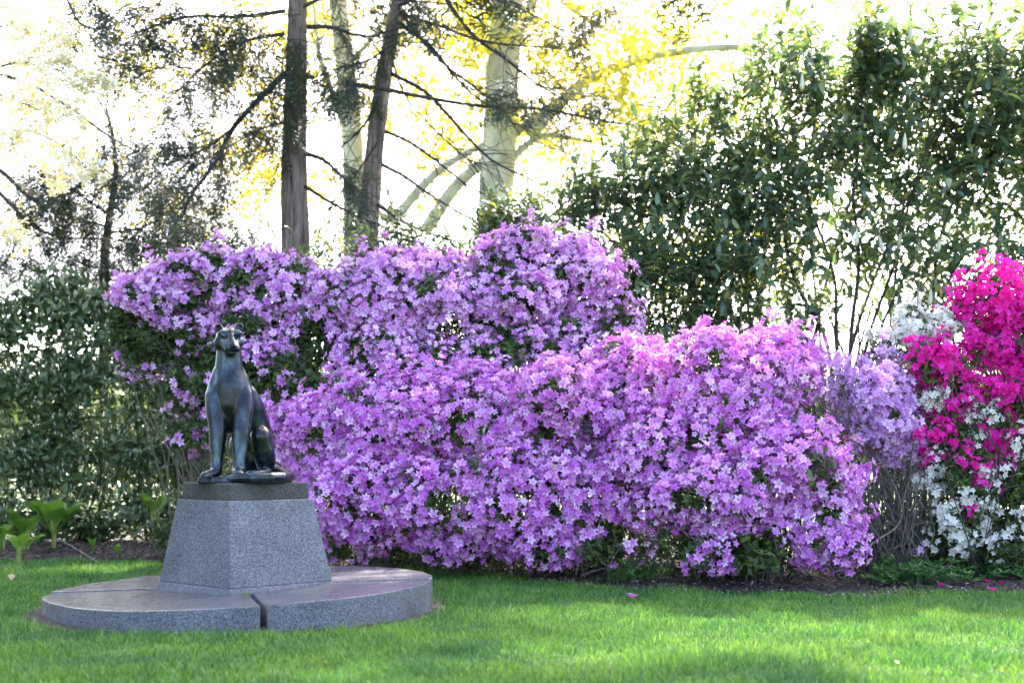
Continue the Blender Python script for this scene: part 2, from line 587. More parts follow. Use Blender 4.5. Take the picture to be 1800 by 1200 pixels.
def bevel_build(name, bm, mat, parent, width=.006, seg=2, mats=None):
    bmesh.ops.recalc_face_normals(bm, faces=bm.faces)
    sharp = [e for e in bm.edges if len(e.link_faces) == 2 and e.calc_face_angle() > R(40)]
    bmesh.ops.bevel(bm, geom=sharp, offset=width, segments=seg, profile=.6, affect='EDGES')
    me = bpy.data.meshes.new(name)
    bm.to_mesh(me); bm.free()
    o = link_mesh(name, me, mat, parent)
    return o


base = empty('round_stone_base', (DISC.x, DISC.y, 0), 'low round base of grey granite slabs in the lawn, under the pedestal', 'stone base')
# the four slabs meet at joints running out from the pedestal corners
joint_ang = []
for su, sw in ((-1, -1), (1, -1), (1, 1), (-1, 1)):
    c = PED + U * su * .33 + W * sw * .345 - DISC
    joint_ang.append(math.atan2(c.y, c.x))
px_gap = P(466, 1062, 6.05) - DISC
joint_ang[0] = math.atan2(px_gap.y, px_gap.x)
for i in range(4):
    a0, a1 = joint_ang[i], joint_ang[(i + 1) % 4]
    while a1 < a0: a1 += 2 * math.pi
    gap0 = .016 if i == 0 else .004
    gap1 = .016 if i == 3 else .004
    bm = bmesh.new()
    n = 28
    ring = []
    inner = .2
    for k in range(n + 1):
        a = a0 + gap0 / DR + (a1 - a0 - (gap0 + gap1) / DR) * k / n
        am = a % (2 * math.pi)
        r = DR * (1 + .004 * math.sin(a * 7 + 1) + .003 * math.sin(a * 19) - .035 * math.exp(-((am - 3.75) / .28) ** 2) + .02 * math.exp(-((am - 4.35) / .25) ** 2) - .02 * math.exp(-((am - 2.6) / .3) ** 2))
        ring.append((r * math.cos(a), r * math.sin(a)))
    ia = [a1 - gap1 / inner * .6, a0 + gap0 / inner * .6]
    poly = ring + [(inner * math.cos(a), inner * math.sin(a)) for a in ia]
    top = DTOP + (-.004, .004, .002, -.006)[i]
    tilt = lambda x, y: .034 * x + .010 * y
    vt = [bm.verts.new((x, y, top + tilt(x, y))) for x, y in poly]
    vb = [bm.verts.new((x, y, -.05)) for x, y in poly]
    ft = bm.faces.new(vt)
    bm.faces.new(vb[::-1])
    for k in range(len(poly)):
        k2 = (k + 1) % len(poly)
        bm.faces.new((vb[k], vb[k2], vt[k2], vt[k]))
    bm.faces.ensure_lookup_table()
    o = bevel_build('slab', bm, M['granite'], base, .007)
    o.location = base.location; o.matrix_parent_inverse = base.matrix_basis.inverted()
    o.data.materials.append(M['granite_top'])
    for p in o.data.polygons:
        if p.normal.z > .9: p.material_index = 1
ringv, ringf = [], []
for k in range(96):
    a = 2 * math.pi * k / 96
    o_ = DR + .035 + .06 * max(0, math.sin(a + .6) * -1) + .04 * noise.noise(Vector((math.cos(a) * 4, math.sin(a) * 4, 1)))
    ringv += [(DISC.x + (DR - .08) * math.cos(a), DISC.y + (DR - .08) * math.sin(a), .008), (DISC.x + o_ * math.cos(a), DISC.y + o_ * math.sin(a), .006)]
    k2 = (k + 1) % 96
    ringf.append((2 * k, 2 * k + 1, 2 * k2 + 1, 2 * k2))
mbr = MB(); mbr.add(ringv, ringf)
tag(mbr.build('bare_soil', M['soil'], smooth=False), kind='structure')
o_ped = empty('granite_pedestal', (PED.x, PED.y, DTOP), 'tapered speckled grey granite pedestal carrying the bronze cat', 'pedestal')


def frustum(name, z0, z1, u0, w0, u1, w1, mat, bev=.006, off=(0, 0)):
    bm = bmesh.new()
    lo = [PED + U * s * u0 / 2 + W * t * w0 / 2 for s, t in ((-1, -1), (1, -1), (1, 1), (-1, 1))]
    hi = [PED + U * s * u1 / 2 + W * t * w1 / 2 for s, t in ((-1, -1), (1, -1), (1, 1), (-1, 1))]
    a = [bm.verts.new((p.x, p.y, z0)) for p in lo]
    b = [bm.verts.new((p.x, p.y, z1)) for p in hi]
    bm.faces.new(a[::-1]); bm.faces.new(b)
    for k in range(4):
        bm.faces.new((a[k], a[(k + 1) % 4], b[(k + 1) % 4], b[k]))
    return bevel_build(name, bm, mat, o_ped, bev)


frustum('foot', DTOP - .03, DTOP + .022, .712, .72, .677, .685, M['granite'], .006)
frustum('tapered_block', DTOP + .0215, .614, .672, .68, .553, .49, M['granite'], .007)
frustum('cap_block', .613, .705, .527, .447, .524, .444, M['granite_cap'], .008)

# ------------------------------------------------------------------ bronze cat
CATP = Vector((-1.526, 7.05, .703)); KS = 1126.0


def K(zx, zy, dy):
    px, py, d = 300 + zx / 3.53, 540 + zy / 3.53, 7.05 + dy
    return Vector(((px - 900) / F * d - CATP.x, dy, CZ + (HZ - py) / F * d - CATP.z))


cat = empty('cat_statue', CATP, 'dark bronze statue of a big cat sitting upright on the granite pedestal', 'statue')
bm = bmesh.new()
bmesh.ops.create_icosphere(bm, subdivisions=3, radius=1)
bm.verts.index_update()
ICO_V = np.array([v.co[:] for v in bm.verts]); ICO_F = np.array([[v.index for v in f.verts] for f in bm.faces])
bm.free()
BALLS = []


def ball(c, r, sx=1, sy=1, sz=1):
    BALLS.append((c[0], c[1], c[2], r * sx, r * sy, r * sz))


def sweep(pts, sx=1, sy=1, sz=1):
    pts = [(K(*p[:3]), p[3] / KS) for p in pts]
    for (a, ra), (b, rb) in zip(pts[:-1], pts[1:]):
        n = max(2, int((b - a).length / (0.14 * min(ra, rb))))
        for i in range(n + 1):
            t = i / n
            ball(a.lerp(b, t), ra + (rb - ra) * t, sx, sy, sz)


# neck and chest
sweep([(362, 225, .02, 74), (362, 300, .025, 80), (362, 370, .03, 86), (362, 430, .04, 94), (362, 500, .05, 118), (363, 560, .04, 124),
       (365, 630, .03, 116), (366, 690, .03, 92)], 1, .95, 1)
sweep([(362, 300, .02, 74), (364, 420, .02, 90), (366, 500, .0, 104), (366, 600, -.005, 98), (366, 680, .02, 84)], 1, .85, 1)
sweep([(330, 400, .04, 66), (310, 470, .035, 74), (295, 530, .02, 74)])
sweep([(396, 400, .04, 64), (420, 465, .04, 72), (440, 530, .03, 72)])
# shoulders and forelegs
sweep([(292, 490, .03, 60), (286, 560, .0, 74), (286, 640, -.02, 68), (292, 720, -.04, 60), (293, 780, -.05, 56), (290, 860, -.06, 48), (288, 930, -.07, 37), (287, 970, -.075, 34),
       (284, 1005, -.08, 38)])
sweep([(284, 1018, -.09, 34), (255, 1034, -.12, 35), (222, 1044, -.15, 35)], 1.1, 1, .85)
for k in range(3):
    ball(K(203 + 18 * k, 1050, -.155 - .018 * k), 17 / KS, 1.3, 1.1, .95)
sweep([(440, 480, .04, 56), (450, 560, .01, 70), (448, 640, -.02, 66), (440, 720, -.035, 60), (436, 780, -.05, 58), (431, 860, -.06, 51), (427, 930, -.075, 41), (425, 965, -.08, 38),
       (424, 1000, -.085, 41)])
sweep([(424, 1018, -.10, 38), (418, 1036, -.15, 38)], 1.1, 1, .85)
for k in range(3):
    ball(K(396 + 24 * k, 1044, -.185), 17 / KS, 1, 1.3, .95)
# back, rump
sweep([(385, 540, .09, 112), (430, 575, .16, 120), (468, 640, .22, 122), (495, 730, .27, 126), (515, 840, .29, 128), (535, 940, .29, 122), (540, 985, .29, 95)])
# near haunch, shin and hind foot
sweep([(540, 880, .22, 104), (550, 850, .15, 98), (556, 820, .09, 86), (558, 800, .055, 70)], .92, 1, 1)
sweep([(558, 805, .045, 66), (570, 880, .07, 74), (588, 950, .11, 66), (594, 1005, .12, 52)])
sweep([(595, 1022, .10, 40), (545, 1030, .02, 38), (500, 1036, -.03, 36)], 1, 1, .8)
# far haunch
sweep([(470, 900, .25, 95), (440, 850, .16, 80)])
# tail round the front
sweep([(590, 1000, .34, 56), (680, 1030, .30, 42), (735, 1045, .18, 37), (735, 1052, .06, 36), (690, 1056, -.07, 36), (615, 1058, -.16, 36),
       (530, 1058, -.205, 35), (455, 1058, -.225, 32), (395, 1060, -.235, 27), (370, 1060, -.235, 22)])
# head
ball(K(360, 195, .015), 80 / KS, 1.0, 1.05, .92)
ball(K(316, 222, -.012), 50 / KS, 1, .9, .95)
ball(K(410, 216, -.012), 44 / KS, 1, .9, .95)
ball(K(335, 163, -.028), 46 / KS, 1, .7, .55)
ball(K(402, 160, -.028), 42 / KS, 1, .7, .55)
sweep([(368, 150, -.045, 20), (378, 200, -.085, 19), (387, 236, -.112, 18)], 1.1, 1, 1)
sweep([(364, 222, -.03, 56), (376, 242, -.070, 47), (382, 252, -.090, 40)], 1.1, 1, .85)
ball(K(362, 262, -.092), 28 / KS, 1.1, 1, .9)
ball(K(404, 259, -.090), 26 / KS, 1.1, 1, .9)
ball(K(388, 240, -.122), 14 / KS, 1.4, .8, .8)
sweep([(372, 275, -.05, 34), (383, 284, -.088, 20)], 1, 1, .7)
for ex, ey, s in ((297, 131, -1), (426, 127, 1)):
    ball(K(ex, ey, .012), 31 / KS, .95, .55, 1.08)
    ball(K(ex - s * 10, ey + 24, .012), 30 / KS, .9, .7, .9)
B_ = np.array(BALLS)
V_ = (ICO_V[None] * B_[:, None, 3:] + B_[:, None, :3]).reshape(-1, 3)
F_ = (ICO_F[None] + (np.arange(len(B_)) * len(ICO_V))[:, None, None]).reshape(-1, 3)
me = np_mesh('figure', V_, F_)
tmp = bpy.data.objects.new('figure_tmp', me)
COL.objects.link(tmp)
md = tmp.modifiers.new('r', 'REMESH'); md.mode = 'VOXEL'; md.voxel_size = .0052
sm = tmp.modifiers.new('s', 'SMOOTH'); sm.factor = .5; sm.iterations = 12
dc = tmp.modifiers.new('d', 'DECIMATE'); dc.ratio = .5
dg = bpy.context.evaluated_depsgraph_get()
fig = bpy.data.meshes.new_from_object(tmp.evaluated_get(dg))
bpy.data.objects.remove(tmp)
n = len(fig.vertices)
co = np.zeros(n * 3, np.float32); fig.vertices.foreach_get('co', co); co = co.reshape(-1, 3)


def dent(c, rx, rz, depth, ry=.05, dirv=(0, 1, 0)):
    c = np.array(c)
    q = (co - c) / np.array([rx, ry, rz])
    w = np.clip(1 - np.sum(q * q, axis=1), 0, 1) ** 1.0
    co[:] = co + w[:, None] * np.array(dirv) * depth


for ex, ey, tilt in ((332, 189, 1), (411, 184, -1)):                       # eye slits under the brow
    for t in (-1, 0, 1):
        dent(K(ex + 13 * t, ey + 2 * t * tilt, -.062), .012, .0058, .011)
dent(K(294, 128, -.01), .017, .021, .016, .03); dent(K(429, 124, -.01), .016, .020, .016, .03)
for t in range(-3, 4):                                                    # mouth line
    dent(K(384 + 9 * t, 275 + abs(t) * -1.5, -.11), .010, .006, .010)
for s in (-1, 1):
    dent(K(389 + 8 * s, 249, -.14), .006, .006, .007)                     # nostrils
for zy in (1038, 1052):
    for zx in (212, 230):
        dent(K(zx, zy, -.18), .005, .02, .007)
dent(K(366, 500, -.10), .006, .07, .004)
fig.vertices.foreach_set('co', co.ravel())
fig.polygons.foreach_set('use_smooth', np.ones(len(fig.polygons), dtype=bool))
fig.update()
fo = link_mesh('figure', fig, M['bronze'], cat)
fo.location = CATP; fo.matrix_parent_inverse = cat.matrix_basis.inverted()
bmp = bmesh.new()
prof = [(-.205, -.17), (-.10, -.215), (.05, -.21), (.20, -.12), (.285, .02), (.29, .22), (.22, .36), (.08, .37), (-.08, .22), (-.20, -.02)]
pp = spline([(x - .2 * y + .005, y, 0) for x, y in prof + prof[:1]], 4)[:-1]
vb = [bmp.verts.new((p.x * 1.0, p.y, 0.001)) for p in pp]
vt = [bmp.verts.new((p.x * .97, p.y * .97, .034)) for p in pp]
bmp.faces.new(vb[::-1]); bmp.faces.new(vt)
for k in range(len(pp)):
    k2 = (k + 1) % len(pp)
    bmp.faces.new((vb[k], vb[k2], vt[k2], vt[k]))
po = bevel_build('plinth_plate', bmp, M['bronze'], cat, .008)
po.location = CATP; po.matrix_parent_inverse = cat.matrix_basis.inverted()

zstamp_rect(362, 570, 500, 850, 6.9)
zstamp_rect(310, 850, 550, 885, 6.8)
zstamp_rect(280, 885, 580, 1040, 6.7)
zstamp_rect(80, 1000, 755, 1105, 6.1)


# ------------------------------------------------------------------ shrubs
def lobe(px, py, d, rx, rz, fl=1.0, ry=None, lf=1.0):
    s = d / F
    return dict(c=np.array(P(px, py, d)), r=np.array([rx * s, ry if ry else max(rx, rz) * s * .8, rz * s]), fl=fl, lf=lf)


def lumpy(lobes, k, seed, lo=.26, hi=.46, at=.80, shrink=.90):
    """break every big lobe into smaller uneven shoots"""
    rg = np.random.default_rng(seed)
    out = []
    for l in lobes:
        out.append(dict(l, r=l['r'] * shrink))
        for i in range(k):
            d = norm(rg.normal(size=(1, 3)))[0]
            if d[1] > .3: d[1] *= -1
            if d[2] < -.5: d[2] *= -.6
            q = rg.uniform(lo, hi)
            c = l['c'] + d * l['r'] * rg.uniform(at - .1, at + .18)
            rr = l['r'] * q * rg.uniform(.8, 1.25, 3)
            if c[2] - rr[2] < .02: continue
            out.append(dict(c=c, r=rr, fl=l['fl'] * rg.uniform(.75, 1.25), lf=l['lf']))
    return out


def lobe_points(lobes, n, k0, k1, key, seed, rough=.16, back=.4, zmin=.07):
    """points near the lobes' surfaces: position, outward normal, lobe index"""
    wts = np.array([l['r'][0] * l['r'][2] * l[key] for l in lobes])
    idx = rng.choice(len(lobes), size=n, p=wts / wts.sum())
    C = np.array([l['c'] for l in lobes])[idx]; RR = np.array([l['r'] for l in lobes])[idx]
    d = rand_dirs(n)
    flip = (d[:, 1] > 0) & (rng.random(n) > back)
    d[flip, 1] *= -1
    k = k0 + (k1 - k0) * rng.random(n) ** .6
    k = k * (1 + rough * 2 * noise_at(C * .7 + d * RR * 1.0, 2.3, seed) + rough * noise_at(d * RR + C, 6.0, seed + 1))
    pos = C + d * RR * k[:, None]
    nr = norm(d / RR)
    keep = pos[:, 2] > zmin
    for j, l in enumerate(lobes):
        q = np.sum(((pos - l['c']) / l['r']) ** 2, axis=1)
        keep &= ~((q < (k0 * .80) ** 2) & (idx != j))
    return pos[keep], nr[keep], idx[keep]


def stems(root, lobes, bases, n, r0, mat, seed, name='stem', reach=.92, kink=.10):
    mb_main, mb_tw = [], MB()
    for i in range(n):
        l = lobes[rng.choice(len(lobes))]
        nb = sorted(bases, key=lambda q: abs(q[0] - l['c'][0]) + .5 * abs(q[1] - l['c'][1]))[:2]
        if abs(nb[-1][0] - nb[0][0]) > 1.5 or abs(nb[-1][1] - nb[0][1]) > 1.5: nb = nb[:1]
        b = Vector(nb[int(rng.integers(len(nb)))]) + Vector((rng.normal() * .10, rng.normal() * .08, -.02))
        d = rand_dirs(1)[0]; d[2] = abs(d[2]) * .8; d[1] -= .25
        e = Vector(l['c'] + d * l['r'] * reach)
        mid = b.lerp(e, .45) + Vector((0, 0, .12 * (e - b).length)) * (1 if rng.random() < .6 else -.3)
        pts = spline([b, mid + Vector(rng.normal(size=3) * kink), b.lerp(e, .75) + Vector(rng.normal(size=3) * kink), e], 4)
        rr = r0 * rng.uniform(.6, 1.1)
        rad = [rr * (1 - .85 * t / (len(pts) - 1)) for t in range(len(pts))]
        if len(mb_main) < 7:
            mb = MB(); mb.tube(pts, rad, 6); mb_main.append(mb)
        else:
            mb_tw.tube(pts, [q * .55 for q in rad], 5)
        for q in range(3):                                             # side twigs
            p0 = pts[int(rng.integers(len(pts) // 2, len(pts)))]
            dv = Vector(rand_dirs(1)[0]) * .28 + (e - mid).normalized() * .2
            mb_tw.tube([p0, p0 + dv * .5 + Vector((0, 0, .02)), p0 + dv], [rr * .25, rr * .18, rr * .08], 4)
    for mb in mb_main: mb.build(name, mat, root)
    mb_tw.build('twigs', mat, root, kind='stuff')


def whorls(pos, nr, size, per=5, spread=1.0):
    """leaf transforms: rosettes of leaves round each shoot tip"""
    n = len(pos)
    ax = norm(nr + np.array([0, 0, .7]) + rng.normal(size=(n, 3)) * .35)
    fr = frames_z(ax)
    P_, D_, U_, Sz = [], [], [], []
    for k in range(per):
        a = 2 * math.pi * k / per + rng.random(n) * .5
        loc = np.stack([np.cos(a), np.sin(a), np.full(n, .55) * rng.uniform(.3, 1.3, n) / spread], axis=1)
        dv = np.einsum('nij,nj->ni', fr, loc)
        P_.append(pos); D_.append(dv); U_.append(ax); Sz.append(size * rng.uniform(.7, 1.15, n))
    P_ = np.concatenate(P_); D_ = np.concatenate(D_); U_ = np.concatenate(U_); Sz = np.concatenate(Sz)
    return P_, frames_x(D_, U_, .2), Sz


def azalea(name, label, group, lobes, bases, nfl, petal, nwh, seed, fsize=.045, mask=-.2, truss=6, tr_r=.064, fill=4, leafsize=.042, nst=60, low_green=0, cat='azalea', stemmat='twig', part_fl=300, hue=None):
    c0 = np.mean([b for b in bases], axis=0)
    root = empty(name, (c0[0], c0[1], .04), label, cat, group)
    # blossom trusses
    lobes = lumpy(lobes, 7, seed, .22, .42, .82, .92) + [dict(c=np.array([b[0], b[1] + .15, .22]), r=np.array([.55, .3, .26]), fl=.04, lf=1.2) for b in bases]
    nfl = int(nfl * 2.0); fsize *= .74; tr_r *= .86; nwh = int(nwh * 1.15)
    nt2 = int(nfl / truss * 1.8)
    pos, nr, idx = lobe_points(lobes, int(nt2 * .93), .90, 1.03, 'fl', seed, back=.26)
    nm = noise_at(pos, 3.1, seed + 5) + .5 * noise_at(pos, 8.0, seed + 6)
    dens = np.array([l['fl'] for l in lobes])[idx]
    keep = nm > (mask + (1 - np.clip(dens, 0, 1)) * .45)
    keep |= (nm > mask - .3) & (pos[:, 2] > .75) & (dens > .8)
    pos, nr = pos[keep], nr[keep]
    poke = rng.random(len(pos)) < .14
    pos = pos + poke[:, None] * (nr * .7 + np.array([0, 0, .45])) * rng.uniform(.03, .15, (len(pos), 1))
    tr = np.repeat(pos, truss, axis=0); tn = np.repeat(nr, truss, axis=0)
    off = rand_dirs(len(tr)) * tr_r * rng.uniform(.3, 1.15, (len(tr), 1))
    fp = tr + off + tn * .012
    fn = norm(tn * .9 + off / tr_r * .75 + np.array([0, -.15, .12]) + rng.normal(size=tr.shape) * .32)
    rot = frames_z(fn)
    sc = fsize * rng.uniform(.55, 1.22, len(fp))
    ok = fp[:, 2] > .10
    fp, rot, sc = fp[ok], rot[ok], sc[ok]
    split_parts('blossom', 'blossoms', AZ_V, AZ_F, fp, rot, sc, sc, M[petal], root, part_fl)
    # leaves
    lp, ln, _ = lobe_points(lobes, nwh, .62, .99, 'lf', seed + 20)
    LP, LR, LS = whorls(lp, ln, leafsize)
    ip, inr, _ = lobe_points(lobes, nwh * fill, .30, .86, 'lf', seed + 33, zmin=.05, back=.8)
    LP = np.concatenate([LP, ip]); LR = np.concatenate([LR, frames_x(rand_dirs(len(ip)), inr, .6)]); LS = np.concatenate([LS, leafsize * rng.uniform(1.2, 2.1, len(ip))])
    link_mesh('leaves', scatter_mesh('leaves', LEAF2_V, LEAF2_F, LP, LR, LS), M['azleaf'], root, 'stuff')
    stems(root, lobes, bases, nst, .014, M[stemmat], seed)
    return root


def gb(px, d):
    return ((px - 900) / F * d, d, .03)


G_AZ = 'flowering azaleas along the bed'
# front mounds first (they hide what stands behind)
azalea('purple_azalea', 'rounded vivid purple azalea drooping to the mulch beside the bare twiggy shrub', G_AZ,
       [lobe(1170, 740, 8.9, 75, 70), lobe(1160, 680, 9.1, 60, 55, .9), lobe(1285, 700, 8.75, 150, 95), lobe(1370, 640, 9.0, 75, 58), lobe(1200, 800, 8.55, 130, 95), lobe(1380, 835, 8.35, 125, 85),
        lobe(1270, 880, 8.35, 130, 80), lobe(1440, 925, 8.2, 68, 88, .9), lobe(1300, 960, 8.2, 110, 50, .35), lobe(1200, 960, 8.3, 60, 50, .35)],
       [gb(1250, 8.5), gb(1350, 8.45), gb(1300, 8.7)], 3900, 'purple', 1500, 11, mask=-.42)
azalea('purple_azalea', 'broad low purple azalea mound spreading just behind the round stone base', G_AZ,
       [lobe(585, 790, 9.5, 105, 100), lobe(700, 760, 9.4, 140, 105), lobe(850, 745, 9.3, 150, 105), lobe(1000, 735, 9.2, 150, 110),
        lobe(1110, 690, 9.2, 100, 85), lobe(1110, 790, 8.95, 110, 100), lobe(660, 880, 9.15, 110, 85), lobe(800, 885, 8.95, 120, 90), lobe(930, 880, 8.85, 120, 90),
        lobe(1040, 890, 8.75, 95, 75, .9), lobe(960, 955, 8.7, 60, 42, .7), lobe(790, 960, 8.95, 60, 40, .8), lobe(1080, 960, 8.6, 75, 40, .2), lobe(620, 945, 9.4, 60, 50, .5)],
       [gb(650, 9.5), gb(800, 9.3), gb(950, 9.1), gb(1050, 9.0)], 6600, 'purple', 2300, 23, nst=90, mask=-.42)
azalea('lilac_azalea', 'pale lilac azalea between the purple mound and the magenta one, bare twigs below', G_AZ,
       [lobe(1545, 735, 8.95, 80, 85), lobe(1590, 790, 8.9, 42, 40), lobe(1480, 715, 9.1, 75, 75, .55), lobe(1535, 645, 9.15, 45, 35, .8), lobe(1560, 690, 9.0, 50, 40),
        lobe(1600, 880, 8.8, 40, 40, .35, lf=.3)],
       [gb(1540, 8.85), gb(1590, 8.8)], 1350, 'lilac', 260, 31, nst=60, leafsize=.035)
azalea('magenta_azalea', 'bright magenta azalea with dense ball-like flower heads', G_AZ,
       [lobe(1745, 540, 9.1, 62, 70), lobe(1795, 590, 9.1, 60, 70), lobe(1730, 610, 9.0, 40, 40), lobe(1650, 650, 8.95, 55, 60), lobe(1672, 720, 8.95, 62, 42), lobe(1785, 700, 8.9, 50, 60),
        lobe(1630, 780, 8.85, 30, 60, .75), lobe(1760, 790, 8.8, 55, 45, .65), lobe(1690, 820, 8.72, 50, 50, .5), lobe(1720, 880, 8.65, 40, 40, .4), lobe(1790, 850, 8.65, 30, 40, .5), lobe(1860, 650, 9.0, 60, 130)],
       [gb(1700, 8.9), gb(1760, 8.9)], 2600, 'magenta', 700, 41, mask=-.35, fill=8, fsize=.038, tr_r=.06, truss=8, nst=45)
azalea('white_azalea', 'open white azalea, its flowers low above the mulch below the magenta heads', G_AZ,
       [lobe(1690, 870, 8.75, 62, 70, .55), lobe(1775, 900, 8.7, 62, 75, .55), lobe(1700, 790, 8.85, 60, 50, .35), lobe(1680, 930, 8.65, 45, 40, .5), lobe(1780, 960, 8.6, 50, 30, .5), lobe(1860, 870, 8.8, 50, 90, .5), lobe(1735, 745, 8.75, 36, 30, .8), lobe(1700, 770, 8.75, 26, 26, .8), lobe(1640, 700, 8.8, 14, 14, .8), lobe(1655, 830, 8.75, 30, 40, .6), lobe(1800, 800, 8.75, 30, 40, .5)],
       [gb(1720, 8.75), gb(1780, 8.75)], 1100, 'white', 520, 47, fsize=.04, truss=7, nst=45, stemmat='stem', fill=9)
azalea('white_azalea', 'small white azalea in a pale tuft against the dark laurel leaves', G_AZ,
       [lobe(1605, 610, 9.1, 48, 38), lobe(1600, 558, 9.15, 30, 26, .8), lobe(1645, 575, 9.1, 36, 36, .9), lobe(1548, 598, 9.2, 24, 20, .7), lobe(1640, 700, 9.3, 70, 70, .15)],
       [gb(1620, 9.5), gb(1640, 9.6)], 420, 'white', 350, 53, fsize=.042, truss=7, nst=30, mask=-.5)
azalea('mauve_azalea', 'tall mauve azalea rising to a rounded peak in front of the laurels', G_AZ,
       [lobe(955, 470, 10.3, 85, 60), lobe(1025, 530, 10.2, 78, 72), lobe(900, 540, 10.2, 120, 70), lobe(1085, 575, 10.1, 40, 35, .8), lobe(1050, 620, 9.9, 80, 45, .75),
        lobe(800, 545, 10.2, 115, 80, .85), lobe(700, 545, 10.2, 100, 90, .85), lobe(640, 500, 10.3, 60, 48, .9), lobe(595, 530, 10.4, 60, 60, .85), lobe(870, 470, 10.3, 60, 45, .85), lobe(760, 480, 10.3, 80, 40, .85), lobe(680, 640, 9.95, 100, 65, .8),
        lobe(860, 640, 9.9, 110, 55, .5), lobe(950, 610, 9.95, 90, 50, .75)],
       [gb(750, 10.2), gb(880, 10.1), gb(980, 10.2)], 4900, 'mauve', 2300, 61, fsize=.042, nst=90, mask=-.45, fill=10)
azalea('mauve_azalea', 'loose leafy mauve azalea behind the bronze cat, green gaps between its flowers', G_AZ,
       [lobe(290, 530, 10.7, 90, 62, .85), lobe(400, 500, 10.7, 110, 62, .75), lobe(500, 520, 10.5, 95, 80, .85), lobe(440, 580, 10.4, 75, 60, .85), lobe(250, 580, 10.6, 60, 40, .55),
        lobe(560, 600, 10.4, 80, 80, .55), lobe(480, 660, 10.2, 70, 60, .65), lobe(400, 680, 10.4, 70, 90, .25), lobe(340, 600, 10.6, 70, 60, .5), lobe(265, 625, 10.7, 75, 55, .3), lobe(340, 700, 10.5, 55, 55, .3), lobe(540, 690, 10.0, 60, 50, .6), lobe(330, 765, 10.3, 45, 30, .35, lf=.6)],
       [gb(350, 10.6), gb(450, 10.5), gb(530, 10.4)], 2700, 'mauve', 2600, 71, fsize=.045, nst=80, fill=10, mask=-.34)

# bare twiggy shrub between the purple and the lilac azalea
tw = empty('bare_shrub', gb(1560, 8.75), 'leafless tangle of thin grey twigs under the lilac azalea', 'shrub')
mb = MB()
for i in range(150):
    b = Vector(gb(1570 + rng.normal() * 25, 8.75)) - Vector((0, 0, .03))
    e = P(1555 + rng.normal() * 48, rng.uniform(830, 985), 8.7 + rng.normal() * .15)
    if e.z < .1: e.z = .1
    m1 = b.lerp(e, .5) + Vector(rng.normal(size=3) * .09)
    pts = spline([b, m1, e, e + Vector(rng.normal(size=3) * .10)], 3)
    mb.tube(pts, [.006 * (1 - .8 * k / (len(pts) - 1)) for k in range(len(pts))], 4)
mb.build('twigs', M['twig'], tw, kind='stuff')
for a in ([(1502, 978, 8.45), (1540, 950, 8.5), (1580, 920, 8.55), (1590, 870, 8.6), (1602, 835, 8.6)],):
    mb = MB(); pts = spline([P(*q) for q in a], 5)
    mb.tube(pts, [.009 - .0003 * k for k in range(len(pts))], 6); mb.build('stem', M['palestem'], tw)
tw2 = empty('dead_branch', P(1430, 760, 8.75), 'pale leafless dead branches fanning over the purple azalea top', 'branch')
mb = MB()
for i in range(75):
    b = P(1440 + rng.normal() * 30, 745 + rng.normal() * 12, 8.7)
    e = P(1400 + rng.normal() * 62, rng.uniform(630, 740), 8.6 + rng.normal() * .12)
    pts = spline([b, b.lerp(e, .5) + Vector(rng.normal(size=3) * .05), e], 4)
    mb.tube(pts, [.0045 * (1 - .75 * k / (len(pts) - 1)) for k in range(len(pts))], 4)
mb.build('twigs', M['twig'], tw2, kind='stuff')


# big left evergreen rhododendron
def rhodo(label, lobes, bases, nwh, seed, parts=300):
    c0 = np.mean([b for b in bases], axis=0)
    root = empty('rhododendron', (c0[0], c0[1], .04), label, 'rhododendron')
    lobes = lumpy(lobes, 7, seed)
    p, nr, _ = lobe_points(lobes, nwh, .76, 1.03, 'lf', seed, rough=.14)
    LP, LR, LS = whorls(p, nr, .043, 5)
    ip, inr, _ = lobe_points(lobes, int(nwh * 2.4), .35, .88, 'lf', seed + 33, zmin=.06, back=.8)
    link_mesh('inner_leaves', scatter_mesh('inner_leaves', LEAF2_V, LEAF2_F, ip, frames_x(rand_dirs(len(ip)), inr, .6), .125 * rng.uniform(.7, 1.2, len(ip))), M['rhleaf'], root, 'stuff')
    split_parts('leaf', 'leaves', LEAF_V, LEAF_F, LP, LR, LS, LS, M['rhleaf'], root, parts)
    q = rng.random(len(p)) < .5
    bp, bn = p[q], nr[q]
    BV = [(0, 0, 0), (.19, 0, .4), (-.095, .165, .4), (-.095, -.165, .4), (0, 0, 1)]
    BF = [(0, 2, 1), (0, 3, 2), (0, 1, 3), (1, 2, 4), (2, 3, 4), (3, 1, 4)]
    link_mesh('buds', scatter_mesh('buds', BV, BF, bp, frames_z(norm(bn * .4 + np.array([0, 0, 1.0]))), np.full(len(bp), .06)), M['bud'], root, 'stuff')
    stems(root, lobes, bases, 60, .02, M['stem'], seed)
    return root


